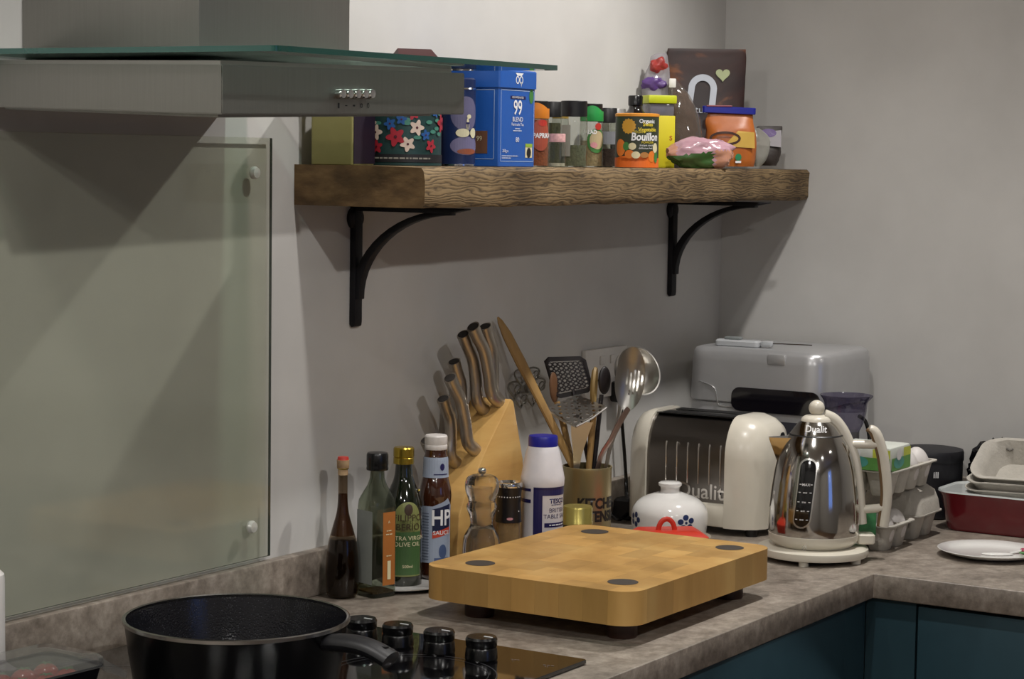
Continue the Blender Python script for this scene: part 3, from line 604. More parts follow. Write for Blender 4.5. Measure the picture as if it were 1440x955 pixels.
# ================================================================== table salt
A = At(761, -.165); t = thing('salt_tub', A.L, 'white table salt bottle with royal blue lid', 'bottle')
pr = [(0, 0)]+[(r, max(z, 0)) for r, z in A.prof([(27, 812), (29.5, 808), (29.5, 684), (30.5, 681), (31, 672), (29.8, 666), (24, 636), (21.5, 629), (20.5, 627)])]
L_('body', pr, mat('salt_white', '#d6d3d6', .4, sub=.1), t)
L_('lid', A.prof([(20.6, 627.5), (20.8, 625), (20.8, 616), (19.8, 613), (15, 612.2)])+[(0, A.z(613))], mat('royal_blue', '#1d1f8c', .35), t)
m_, z_ = A.m, A.z; g1, g2, g3 = wrapf(pr, 1), wrapf(pr, 2), wrapf(pr, 3)
lay('label_frame', join(r2(m_(-13), m_(46), z_(693), z_(681.5)), r2(m_(-13), m_(0), z_(800), z_(693)), r2(m_(3), m_(46), z_(737), z_(731)), r2(m_(-42), m_(-17), z_(688), z_(684)), r2(m_(-42), m_(-17), z_(704), z_(699))), PRN, t, g1)
lay('lettering', join(t2('TESCO', m_(9), m_(24), z_(701), bold=.0003), *[r2(m_(x), m_(x+3.2), z_(706.5), z_(705.5)) for x in (13, 17, 21, 25, 29)], t2('BRITISH\nTABLE SALT', m_(8.5), m_(24), z_(718))), PRN, t, g1)
lay('small_print', join(dashes(m_(24), z_(734), m_(28), m_(1.6)), ), PRW, t, g2)
lay('small_print', join(dashes(m_(22), z_(742), m_(24), m_(1.4), 5), dashes(m_(24), z_(748), m_(14), m_(1.4), 6)), PRB, t, g1)
# ================================================================== jar with gold lid
A = At(811, -.193); t = thing('jam_jar', A.L, 'low glass jar with gold screw lid behind the board', 'jar')
L_('glass', A.prof([(0, 778), (19, 778), (20.5, 774), (20.5, 740), (19, 733)])+[(0, A.z(733))], glass('jar_glass', '#b9b9a4', .03, .4, '#5a5948'), t)
L_('lid', A.prof([(20.8, 737), (21.6, 736), (21.6, 733), (21, 732), (21, 714), (20, 711.5), (17, 711.5)])+[(0, A.z(712.3))], mat('brass_lid', '#b3a55a', .3, .7), t)
# ================================================================== utensil pot
A = At(824, -.128); t = thing('utensil_pot', A.L, 'brass-coloured tin pot lettered for kitchen utensils', 'pot'); UT = A
prp = A.prof([(34, 757), (34.3, 755), (34.3, 660), (35, 657), (34.6, 655), (33, 655), (32.8, 660), (32.5, 752)])
L_('tin', [(0, 0)]+[(r, max(z, 0)) for r, z in prp]+[(0, .006)], mat('brass_tin', '#a89a72', .34, .7, .06, 12), t)
po = [(r, z) for r, z in prp[:3]]
lay('lettering', join(t2('KITCHEN', A.m(20), A.m(21), A.z(704), bold=.0010, sx=.85), t2('UTENSILS', A.m(20), A.m(23), A.z(722), bold=.0010, sx=.8)), mat('print_brown_black', '#1d1712', .5), t, wrapf(po, 1))
# ================================================================== utensils standing in the pot
ux, uy, uz = UT.L; PT = UT.z(655)
UD = (UT.L+Vector((0, 0, .15))-CAM).dot(FW)
def U(px, py, dt=0): return CAM+ray(px, py)*(UD+dt)
WOOD = ramp_mat('spoon_wood', [(.3, '#8a6a3c'), (.7, '#ad8a52')], scale=9, stretch=(3, 3, .6), rough=.6, bump=.05)
def utensil(name, label, pin, dy, rise=.012):
    """root at the foot inside the pot; pin = where it crosses the rim"""
    p = U(*pin, dy); p.z = TOP+rise
    return thing(name, p, label, 'utensil', 0), p
def path(p, *pp): return [q-p for q in pp]
# wooden spatula, long and leaning left
t, p = utensil('wooden_spatula', 'long plain wooden spatula leaning against the salt bottle and pot', (806, 652), .012)
a, b = U(700, 446, -.045), U(806, 655, .006)
d = (b-a); foot = b+d.normalized()*.09; p = Vector((foot.x, foot.y, foot.z)); t.location = p
v = d.normalized(); 
put('blade', fin(tube(path(p, a, a+d*.03, a+d*.12, a+d*.3, a+d*.55, b, foot), [.002, .006, .0105, .0115, .009, .0085, .0085], 12, True, .55, (0, 1, 0))), WOOD, t)
# black slotted turner
def plate_quad(q, holes, th, rx, ry, toward, p, nseg=1):
    """perforated flat head: q = 4 corner points (bl,br,tr,tl) world; holes grid (nx,ny) as real openings"""
    bl, br, tr, tl = q; n = (br-bl).cross(tl-bl).normalized(); bm = bmesh.new(); nx, ny = holes
    def S(u, v): return (bl*(1-u)+br*u)*(1-v)+(tl*(1-u)+tr*u)*v
    for i in range(nx):
        for j in range(ny):
            cu, cv = (i+.5)/nx, (j+.5)/ny; K = 12
            sqp, hp = [], []
            for k in range(K):
                an = 2*PI*k/K; c, s_ = math.cos(an), math.sin(an); e = 1/max(abs(c), abs(s_))
                sqp.append((cu+c*e*.5/nx, cv+s_*e*.5/ny)); hp.append((cu+c*rx/nx, cv+s_*ry/ny))
            A_ = [bm.verts.new(S(*w)-p+n*th) for w in sqp]; B_ = [bm.verts.new(S(*w)-p+n*th) for w in hp]
            C_ = [bm.verts.new(S(*w)-p-n*th) for w in sqp]; D_ = [bm.verts.new(S(*w)-p-n*th) for w in hp]
            for k in range(K):
                l = (k+1) % K; bm.faces.new((A_[k], A_[l], B_[l], B_[k])); bm.faces.new((C_[l], C_[k], D_[k], D_[l])); bm.faces.new((B_[k], B_[l], D_[l], D_[k]))
                bm.faces.new((A_[l], A_[k], C_[k], C_[l]))
    bmesh.ops.remove_doubles(bm, verts=bm.verts, dist=1e-5); return bm
t, p = utensil('slotted_turner', 'black perforated turner with a wide square head', (826, 655), .016)
q = [U(781, 553, .03), U(830, 544, .02), U(819, 508, .03), U(769, 510, .036)]
BLK = mat('black_nylon', '#1b1517', .45)
hd = put('head', fin(plate_quad(q, (7, 7), .0011, .30, .30, None, p)), BLK, t)
out = [U(*w, .03) for w in ((766, 508), (772, 502), (815, 501), (823, 506), (833, 545), (826, 552), (788, 560), (780, 556))]
bm = bmesh.new(); 
inn = [U(*w, .03) for w in ((769.5, 510), (773, 508.5), (815, 507), (819, 509), (829.5, 544), (825, 546), (789, 554), (781.5, 553))]
o1 = [bm.verts.new(w-p+Vector((0, -.0015, 0))) for w in out]; i1 = [bm.verts.new(w-p+Vector((0, -.0015, 0))) for w in inn]; o2 = [bm.verts.new(w-p+Vector((0, .0015, 0))) for w in out]; i2 = [bm.verts.new(w-p+Vector((0, .0015, 0))) for w in inn]
for k in range(8):
    l = (k+1) % 8
    for f in ((o1[k], o1[l], i1[l], i1[k]), (o2[l], o2[k], i2[k], i2[l]), (o1[l], o1[k], o2[k], o2[l]), (i1[k], i1[l], i2[l], i2[k])): bm.faces.new(f)
put('rim', fin(bm), BLK, t)
put('handle', fin(tube(path(p, U(806, 548, .026), U(812, 575, .02), U(822, 620, .016), U(830, 662, .014), p), [.004, .005, .0055, .0055, .005], 10, True, .6, (0, 1, 0))), BLK, t)
# brown wooden spoon behind the turner
t, p = utensil('wooden_spoon', 'dark brown wooden spoon behind the black turner', (806, 655), .024)
c = U(779, 545, .028)-p
put('bowl', fin(xf(blob(.013, .004, .026, 3, 0), Matrix.Translation(c) @ Matrix.Rotation(-.2, 4, 'Y'))), mat('brown_wood', '#6b4a30', .6), t)
put('handle', fin(tube(path(p, U(783, 565, .028), U(793, 600, .026), U(805, 655, .022), p), [.005, .0055, .005, .005], 10)), WOOD, t)
# potato masher
t, p = utensil('potato_masher', 'steel potato masher with perforated curved plate', (812, 655), -.012)
q = [U(810, 599, -.035), U(853, 572, -.014), U(811, 555, .022), U(769, 575, .0)]
put('plate', fin(plate_quad(q, (5, 4), .0011, .23, .23, None, p)), STEEL, t)
for s_, a_ in ((0, (0, 3)), (1, (0, 1))):
    e0, e1 = q[a_[0]], q[a_[1]]; dn = Vector((0, 0, -.004))
    put('plate_lip', fin(tube(path(p, e0+dn*.3, (e0+e1)/2+dn, e1+dn*.3), .002, 8)), STEEL, t)
put('shaft', fin(loft([[w-p for w in (U(800-k, py, -.03+dd), U(826+k2, py, -.03+dd), U(826+k2, py, -.027+dd), U(800-k, py, -.027+dd))] for py, k, k2, dd in ((594, -3, 8, .0), (610, -3, 2, .004), (640, -6, -8, .012), (664, -7, -12, .016))])), STEEL, t)
put('stem', fin(tube(path(p, U(812, 660, -.013), p), .0055, 10)), STEEL, t)
# oval wooden spoon, tipped
t, p = utensil('wooden_spoon', 'pale-edged oval wooden spoon between the masher and the slotted spoon', (833, 655), .006)
M = Matrix.Translation(U(835, 543, .006)-p) @ Matrix.Rotation(.08, 4, 'Y')
put('bowl', fin(xf(lathe([(0, -.003), (.013, -.0035), (.0155, 0), (.0145, .004), (.010, .001), (0, -.001)], 28, False), M @ Matrix.Rotation(YAW-.2, 4, 'Z') @ Matrix.Rotation(PI/2, 4, 'X') @ Matrix.Diagonal((1, 2.05, 1, 1)))), mat('olive_wood', '#8d7444', .55), t)
put('handle', fin(tube(path(p, U(836, 570, .006), U(832, 610, .006), U(828, 658, .006), p), [.005, .0055, .005, .005], 10)), WOOD, t)
# black spoon
t, p = utensil('serving_spoon', 'black plastic serving spoon beside the ladle', (838, 655), .02)
put('bowl', fin(xf(blob(.013, .005, .023, 3, 0), Matrix.Translation(U(850, 535, .02)-p) @ Matrix.Rotation(YAW-.9, 4, 'Z'))), BLK, t)
put('handle', fin(tube(path(p, U(846, 555, .02), U(840, 610, .018), U(835, 658, .016), p), [.0035, .004, .004, .004], 10)), BLK, t)
# ladle
t, p = utensil('ladle', 'steel soup ladle with a round bowl hanging over the pot', (850, 655), .018)
c = U(898, 521, .024)-p; bl = []
for k in range(13):
    a = PI/2*k/12; bl.append((.0415*math.sin(a), -.036*math.cos(a)))
bl += [(.0425, .0005)]+[(.0403*math.sin(PI/2*k/12), -.034*math.cos(PI/2*k/12)) for k in range(12, -1, -1)]
LM = Matrix.Translation(c) @ Matrix.Rotation(-RZ*0+RZ, 4, 'Z') @ Matrix.Rotation(math.radians(62), 4, 'X') @ Matrix.Rotation(math.radians(30), 4, 'Y')
put('bowl', fin(xf(lathe(bl, 40, False), LM)), STEEL, t)
put('handle', fin(tube(curve_pts(path(p, U(874, 543, .02), U(872, 575, .018), U(864, 610, .018), U(853, 655, .016), p), 4), .0052, 10, True, .5, (0, 1, 0))), STEEL, t)
# slotted spoon
t, p = utensil('slotted_spoon', 'shiny steel slotted spoon in front of the ladle', (842, 655), -.008)
c = U(886, 533, -.012)-p
rgs = []
M = Matrix.Translation(c) @ Matrix.Rotation(RZ, 4, 'Z') @ Matrix.Rotation(math.radians(5), 4, 'Y')
bm = bmesh.new(); nu, nv = 16, 20; hw_, hh = 21/UT.s, 45/UT.s; G = {}
def inside(i, j): return True
for j in range(nv+1):
    for i in range(nu+1):
        u, v_ = i/nu*2-1, j/nv*2-1
        # square to disc
        x = u*math.sqrt(1-v_*v_/2); y = v_*math.sqrt(1-u*u/2)
        G[i, j] = bm.verts.new(M @ Vector((x*hw_, .009*(1-x*x-y*y)-.002, y*hh)))
slots = {(6, 8, 13), (8, 5, 12), (10, 5, 13), (12, 6, 13), (14, 8, 12)}
for j in range(nv):
    for i in range(nu):
        if any(i == a and b <= j < c2 for a, b, c2 in slots): continue
        bm.faces.new((G[i, j], G[i+1, j], G[i+1, j+1], G[i, j+1]))
bmesh.ops.solidify(bm, geom=bm.faces[:], thickness=.0011)
put('bowl', fin(bm), STEEL, t)
put('handle', fin(tube(curve_pts(path(p, U(884, 574, -.012), U(874, 590, -.014), U(860, 617, -.012), U(841, 657, -.006), p), 4), [.0065+.001*math.sin(k/3) for k in range(17)], 10, True, .35, (0, 1, 0))), mat('worn_steel', '#b09a90', .3, .9), t)
# ================================================================== cable and plug
a = ony(872, 560, -.018)
pts = curve_pts([a, ony(876, 610, -.02), ony(879, 650, -.022), ony(881, 690, -.03), ony(880, 706, -.045)], 5)
t = thing('power_cable', (pts[-1].x, pts[-1].y, TOP), 'black power cable hanging from the socket to a plug block', 'cable', 0)
o = Vector((pts[-1].x, pts[-1].y, TOP))
put('cord', fin(tube([q-o for q in pts], .0032, 8)), BLACKP, t)
put('wall_plug', fin(box(.034, .022, .036, a.x-o.x, a.y-o.y+.001, a.z-o.z-.006, .004)), BLACKM, t)
put('plug_block', fin(rbox(.034, .04, .008, [(0, .002), (.002, 0), (.032, .002), (.037, .007)])), BLACKM, t)
put('cord', fin(tube([q-o for q in curve_pts([(o.x-.012, o.y-.012, TOP+.012), (o.x-.05, o.y-.014, TOP+.006), (o.x-.06, o.y-.0, TOP+.02), (o.x-.03, o.y+.012, TOP+.03)], 6)], .003, 8)), BLACKP, t)
# ================================================================== garlic pot and red lid
A = At(944, 0, TOP, x=-.572); A.L = Vector((-.572, -.203, TOP)); A.s = scl(A.L)
t = thing('lidded_pot', A.L, 'small white lidded pot painted with dark blue flowers', 'pot')
z_ = A.z
L_('saucer', [(0, 0), (A.m(48), 0), (A.m(58), .004), (A.m(59), .006), (A.m(56), .0055), (A.m(46), .003), (0, .003)], mat('stoneware', '#9a9184', .5), t, 56, False)
pr = [(0, .004)]+smooth_prof([(A.m(48), .004), (A.m(52), .014), (A.m(54), z_(724)), (A.m(50), z_(711)), (A.m(40), z_(701)), (A.m(26), z_(695)), (A.m(17), z_(692))], 5)
L_('body', pr+[(0, z_(692))], CERAM, t, 56)
L_('knob', A.prof([(0, 694), (14, 694), (13, 688), (13.5, 685), (16.5, 682), (16.5, 679), (13, 677)])+[(0, z_(676.6))], CERAM, t, 40)
BL = mat('print_cobalt', '#1b2a55', .4)
lay('painted_flower', join(*[e2(A.m(20+8.5*math.cos(a)), z_(727)+A.m(7.5*math.sin(a)), A.m(4.3), A.m(4), 14) for a in [2*PI*k/5+.4 for k in range(5)]], e2(A.m(20), z_(727), A.m(2), A.m(2), 10)), BL, t, wrapf(pr, 1), .003)
lay('painted_flower', join(*[e2(A.m(-62+8*math.cos(a)), z_(727)+A.m(7*math.sin(a)), A.m(4), A.m(4), 12) for a in [2*PI*k/5 for k in range(5)]]), BL, t, wrapf(pr, 1), .003)
p = onz(937, 748, .945)
RED = mat('red_silicone', '#c4331f', .4, var=.03)
t = thing('red_lid', (p.x+.01, p.y, TOP), 'bright red rectangular silicone lid with loop handle beside the board', 'lid', RZ+.15)
put('tray', fin(rbox(.112, .085, .012, [(0, .008), (.004, .005), (.030, .003), (.036, .0), (.040, .0), (.047, .012), (.048, .02)])), RED, t)
put('loop_handle', fin(tube([(-.006+.013*math.cos(a), -.006, .046+.019*math.sin(a)) for a in [PI*k/14 for k in range(15)]], .0042, 10, True, .6, (0, 1, 0))), RED, t)
# ================================================================== toaster
TX0, TX1, TY0, TY1 = -.487, -.335, -.323, -.066; th = .198
tc_ = Vector(((TX0+TX1)/2, (TY0+TY1)/2, TOP)); tw = TX1-TX0
t = thing('toaster', tc_, 'cream and chrome two-slot toaster beside the kettle', 'toaster', 0)
def arch(w, h, z0=0, r=.62, n=10):
    """cross-section in x,z: straight sides, broad rounded shoulders"""
    pts = [(-w/2, z0), (w/2, z0)]; rx, rz_ = w*.5*r, h*.36
    for k in range(n+1):
        a = PI/2*k/n; pts.append((w/2-rx+rx*math.cos(a), h-rz_+rz_*math.sin(a)))
    for k in range(n+1):
        a = PI/2+PI/2*k/n; pts.append((-w/2+rx+rx*math.cos(a), h-rz_+rz_*math.sin(a)))
    return pts
def toaster_end(y0, y1, flip):
    rings = []
    for s_, k in ((0, 0), (.25, 0), (.6, .006), (.85, .016), (1, .034)):
        y = y0+(y1-y0)*s_ if not flip else y1-(y1-y0)*s_
        rings.append([(x*(1-2*k/tw*1.0), y, .012+(z-.012)*(1-k*.9/th*1.2)) for x, z in arch(tw+.006, th, .012)])
    return loft(rings)
half = (TY1-TY0)/2
put('end_cap', fin(toaster_end(-half, -half+.062, True), 50), CREAM, t)
put('end_cap', fin(toaster_end(half-.045, half, False), 50), CREAM, t)
TOC = mat('toaster_chrome', '#7d7873', .28, 1, .03)
put('shell', fin(prism(arch(tw-.006, th-.004, .05), 'y', -half+.055, half-.04), 50), TOC, t)
put('base', fin(boxw(-tw/2-.001, tw/2+.001, -half+.05, half-.035, .012, .052, .004)), CREAM, t)
for y in (-half+.02, half-.02):
    for x in (-tw/2+.02, tw/2-.02): put('foot', fin(xf(lathe([(0, 0), (.01, 0), (.011, .013), (0, .013)], 16, False), Matrix.Translation((x, y, 0)))), BLACKM, t)
for x in (-.024, .024): put('slot', fin(boxw(x-.013, x+.013, -half+.07, half-.055, th-.0045, th-.003)), mat('slot_black', '#060606', .6), t)
put('slot_frame', fin(boxw(-.045, .045, -half+.062, half-.047, th-.0052, th-.0036, .0004)), mat('frame_dark', '#222222', .2, .8), t)
RIB = mat('rib_chrome', '#cfcac4', .15, 1)
for k in range(7):
    y = half-.082-k*.0205
    put('rib', fin(tube([(-tw/2+.0028, y, .082), (-tw/2+.0026, y, .10), (-tw/2+.0026, y, .142), (-tw/2+.004, y, .15)], .0013, 6)), RIB, t)
lay('lettering', t2('Dualit', .036, 0, 0, bold=.0004), RIB, t, planef((-tw/2+.0028, -.02, .069), (0, -1, 0), (0, 0, 1), 2), 0)
put('lever_slot', fin(xf(rbox(.016, .05, .007, [(0, 0), (.0012, 0)]), Matrix.Translation((.012, -half-.0002, .145)) @ Matrix.Rotation(PI/2, 4, 'X'))), mat('lever_dark', '#26282a', .3, .5), t)
put('lever', fin(xf(lathe([(0, 0), (.007, 0), (.009, .006), (.009, .014), (.006, .018), (0, .019)], 18, False), Matrix.Translation((.03, -half, .14)) @ Matrix.Rotation(PI/2, 4, 'X'))), CREAM, t)
put('dial', fin(xf(lathe([(0, 0), (.016, 0), (.016, .008), (.012, .012), (0, .012)], 24, False), Matrix.Translation((0, -half, .07)) @ Matrix.Rotation(PI/2, 4, 'X'))), CREAM, t)
# ================================================================== bread maker, thermometer
GX0, GX1, GY0, GY1, gh = -.265, -.035, -.338, -.066, .293
gc_ = Vector(((GX0+GX1)/2, (GY0+GY1)/2, TOP)); gw, gd = GX1-GX0, GY1-GY0
SIL = mat('silver_paint', '#b9b9ba', .3, .55, .03, 30)
t = thing('bread_maker', gc_, 'silver bread maker with dark viewing window in the corner', 'bread maker', 0)
put('body', fin(rbox(gw, gd, .04, [(0, .006), (.006, 0), (.19, 0), (.196, .003)], n=10)), SIL, t)
put('lid', fin(rbox(gw+.004, gd+.004, .042, [(.1965, .003), (.199, 0), (.270, .002), (.284, .004), (.290, .008), (.293, .016)], n=10), 50), SIL, t)
WIN = mat('window_black', '#121016', .12, coat=.6)
wpl = [(x, y) for x, y in rrect(.17, .042, .016, 6)]
put('viewing_window', fin(xf(prism(wpl, 'z', 0, .003), Matrix.Translation((-gw/2-.0015, -.045, .205)) @ Matrix(((0, 0, -1, 0), (-1, 0, 0, 0), (0, 1, 0, 0), (0, 0, 0, 1))))), WIN, t)
put('control_panel', fin(xf(prism([(x, y) for x, y in rrect(.16, .03, .008, 5)], 'z', 0, .003), Matrix.Translation((-gw/2-.0005, -.05, .155)) @ Matrix(((0, 0, -1, 0), (-1, 0, 0, 0), (0, 1, 0, 0), (0, 0, 0, 1))))), mat('panel_grey', '#5c5c66', .2, .6), t)
put('latch', fin(boxw(-gw/2-.001, -gw/2+.014, -.062, -.026, .268, .288, .003)), SIL, t)
put('seam', fin(tube(curve_pts([(-gw/2-.0022, gd/2-.03, .232), (-gw/2-.0022, gd/2-.06, .222), (-gw/2-.0022, gd/2-.068, .198), (-gw/2-.0022, gd/2-.075, .19), (-gw/2-.0022, gd/2-.115, .19)], 4), .0009, 6)), mat('seam_light', '#c9c9c9', .2, .8), t)
put('vent_seam', fin(tube([(-gw/2-.002, -gd/2+.055, .2), (-gw/2+.004, -gd/2+.055, .275)], .0008, 6)), mat('seam_dark', '#3a3a3c', .5), t)
p = onx(1050, 489, -.20); 
t = thing('food_thermometer', (p.x-.012, p.y, TOP+gh), 'white digital probe thermometer lying on the bread maker', 'thermometer', PI/2+.06)
put('case', fin(xf(rbox(.085, .026, .008, [(0, .002), (.002, 0), (.009, 0), (.012, .003)]), Matrix.Translation((.01, 0, 0)))), mat('grey_white', '#a9abad', .4), t)
put('display', fin(boxw(.005, .035, -.008, .008, .012, .017, .001)), mat('display_grey', '#7f8484', .3), t)
put('probe_collar', fin(boxw(-.055, -.035, -.007, .007, .002, .012, .002)), MATS['grey_white'], t)
put('probe', fin(tube([(-.05, 0, .008), (-.13, 0, .009)], .0014, 8)), CHROME, t)
# ================================================================== clear jug
A = At(1192, 0, TOP, x=-.285); A.L = Vector((-.285, -.388, TOP)); A.s = scl(A.L)
t = thing('plastic_jug', A.L, 'smoky clear plastic jug with flared rim between bread maker and kettle', 'jug')
z_ = A.z; JG = glass('smoky_plastic', '#cfccd8', .04, .12, '#55526a')
L_('bowl', smooth_prof([(A.m(20), z_(606)), (A.m(26), z_(592)), (A.m(29), z_(578)), (A.m(31), z_(565)), (A.m(36), z_(557)), (A.m(35), z_(556.5)), (A.m(29.5), z_(566)), (A.m(27.5), z_(578))], 4), JG, t, 40, False)
put('spout', fin(loft([[(A.m(24), -.012, z_(570)), (A.m(24), .012, z_(570)), (A.m(24), .012, z_(568)), (A.m(24), -.012, z_(568))], [(A.m(37), -.006, z_(558)), (A.m(37), .006, z_(558)), (A.m(37), .006, z_(556)), (A.m(37), -.006, z_(556))]])), JG, t)
L_('base', [(0, 0), (A.m(17), 0), (A.m(18), .02), (A.m(20), z_(606)), (0, z_(606))], glass('grey_plastic', '#8d8a90', .1, .6, '#6c6a6c'), t, 40)
put('handle', fin(tube(curve_pts([(A.m(20), .01, z_(586)), (A.m(30), .015, z_(594)), (A.m(36), .015, z_(615)), (A.m(36), .012, z_(640)), (A.m(20), .01, z_(650))], 5), .0035, 8)), BLACKP, t)
# ================================================================== kettle
A = At(1143, 0, TOP, x=-.59); A.L = Vector((-.59, -.470, TOP)); q = proj(A.L); A.s = scl(A.L)
for _ in range(8):   # slide along the camera's right so the axis falls on its pixel column
    q = proj(A.L); A.L = A.L+R0*((1143-q[0])/A.s)
A.s = scl(A.L+Vector((0, 0, .1)))
t = thing('kettle', A.L, 'polished steel kettle with cream lid, handle and base', 'kettle'); z_, m_ = A.z, A.m
KCH = mat('kettle_steel', '#c4c1bc', .1, 1, .02)
zb = lambda py: max(0, z_(py))
base = L_('power_base', [(0, .006), (m_(66), .006), (m_(76), .008), (m_(78), .013), (m_(77), .019), (m_(70), .022), (0, .022)], CREAM, t, 64, False)
for a in (-1.9, -.6, .7, 2.3): put('foot', fin(xf(lathe([(0, 0), (.008, 0), (.008, .007), (0, .007)], 14, False), Matrix.Translation((m_(66)*math.cos(a), m_(66)*math.sin(a), 0)))), CREAM, base)
KZ = .0225; zk = z_
pr = smooth_prof([(m_(63), zk(748)), (m_(64), zk(738)), (m_(63.5), zk(715)), (m_(61), zk(688)), (m_(56), zk(655)), (m_(48.5), zk(630)), (m_(37), zk(611))], 6)
L_('steel_body', pr, KCH, t, 64, False)
L_('base_band', [(0, KZ), (m_(54), KZ), (m_(58), KZ+.004), (m_(62.5), zk(756)), (m_(63.6), zk(748)), (m_(62), zk(746.5))], CREAM, t, 64, False)
prl = smooth_prof([(m_(37), zk(612)), (m_(33), zk(605)), (m_(27), zk(597)), (m_(20), zk(591))], 4)
lid = L_('lid', prl, KCH, t, 56, False)
L_('lid_seam', [(m_(37.2), zk(613)), (m_(38), zk(611.5)), (m_(36.4), zk(610))], mat('seam_black', '#1a1a1a', .4), t, 56, False)
L_('lid_cap', smooth_prof([(m_(22), zk(593)), (m_(20), zk(588)), (m_(14), zk(584.5)), (m_(5), zk(583)), (0, zk(583))], 3), CREAM, lid, 40, False)
L_('lid_knob', [(m_(11.2)*math.sin(PI*k/14), zk(574.5)-m_(11.2)*math.cos(PI*k/14)) for k in range(15)], CREAM, lid, 32, False)
lay('lettering', t2('Dualit', m_(12.5), m_(-5), zk(601), bold=.0002, shear=.2), PRW, lid, wrapf(prl, 1), .002)
# spine and handle (in the local x,z plane)
spine = [(m_(10), zk(584)), (m_(24), zk(590)), (m_(36), zk(604)), (m_(45), zk(622)), (m_(54), zk(645)), (m_(60), zk(680)), (m_(64), zk(715)), (m_(66), zk(735))]
put('spine', fin(tube([(x-.001, -.004, z) for x, z in curve_pts(spine, 5)] if False else [Vector((p_[0], -.003, p_[1])) for p_ in smooth_prof(spine, 5)], m_(8.5), 12, True, .9, (0, 1, 0))), CREAM, t)
grip = [(m_(74), zk(602)), (m_(83), zk(608)), (m_(93), zk(635)), (m_(99), zk(670)), (m_(101), zk(700)), (m_(97), zk(738))]
gp_ = smooth_prof(grip, 5)
gr = put('grip', fin(tube([Vector((x, -.002, z)) for x, z in gp_], [m_(5.5)+m_(2.5)*min(1, k/6) for k in range(len(gp_))], 14, True, 1.25, (0, 1, 0))), CREAM, t)
gi = [(x-m_(7), z) for x, z in gp_[2:]]
put('grip_inlay', fin(tube([Vector((x, -.006, z)) for x, z in gi], m_(2.6), 8, True, 1.3, (0, 1, 0))), mat('inlay_brown', '#6a5236', .4), gr)
for y0, y1 in ((622, 626), (714, 714)):
    xa = m_(46) if y0 < 650 else m_(60); xb = m_(90) if y0 < 650 else m_(99)
    put('handle_arm', fin(tube([Vector((xa, -.003, zk(y0+2))), Vector((xb, -.003, zk(y1-2)))], m_(6.2), 12, True, 1.1, (0, 1, 0))), CREAM, t)
put('switch', fin(rbox(m_(26), .03, .006, [(zk(762), .002), (zk(760), 0), (zk(750), 0), (zk(748), .002)], m_(72), -.004)), CREAM, t)
# spout: folded steel beak
put('spout', fin(loft([[(-m_(36), -.017, zk(615)), (-m_(36), .017, zk(615)), (-m_(46), .012, zk(636)), (-m_(53), .004, zk(652)), (-m_(53), -.004, zk(652)), (-m_(46), -.012, zk(636))], [(-m_(66), -.005, zk(616)), (-m_(66), .005, zk(616)), (-m_(65.5), .004, zk(619)), (-m_(64.5), .002, zk(622)), (-m_(64.5), -.002, zk(622)), (-m_(65.5), -.004, zk(619))]])), KCH, t)
ph = -PI/2
ws = wrapf(pr, 1, ph); ws2 = wrapf(pr, 2, ph); ws3 = wrapf(pr, 3, ph)
def capsule(cx, y0, y1, r):
    n = 10; pts = [(cx+r*math.cos(a), y1-r+r*math.sin(a)) for a in [PI*k/n for k in range(n+1)]]+[(cx+r*math.cos(a), y0+r+r*math.sin(a)) for a in [PI+PI*k/n for k in range(n+1)]]
    return p2(pts)
def shear2(bm, k, y0):
    for v in bm.verts: v.co.x += k*(v.co.y-y0)
    return bm
sh_ = .12
lay('window_frame', shear2(capsule(m_(-22), zk(734), zk(638), m_(13)), sh_, zk(690)), mat('frame_chrome', '#d5d3cf', .25, .9), t, ws, .003)
lay('water_window', shear2(capsule(m_(-22), zk(731.5), zk(640.5), m_(11)), sh_, zk(690)), mat('gauge_black', '#101012', .1, coat=.5, var=.6, scale=250), t, ws2, .003)
lay('gauge_marks', join(*[shear2(join(r2(m_(-31), m_(-28), zk(y), zk(y-1)), r2(m_(-16), m_(-13), zk(y), zk(y-1)), t2(tx, m_(5.2), m_(-22), zk(y), bold=.0001)), sh_, zk(690)) for y, tx in ((674, 'MAX'), (685, '=='), (698, '=='), (710, '=='), (722, '=='))]), PRW, t, ws3, 0)
e_ = [(r, z) for r, z in [(m_(54), KZ), (m_(58), KZ+.004), (m_(62.5), zk(756)), (m_(63.6), zk(748))]]
lay('indicator', ring2(m_(-20), zk(762), m_(3), m_(5.5), m_(1.6), 20), CHROME, t, wrapf(e_, 1), 0)
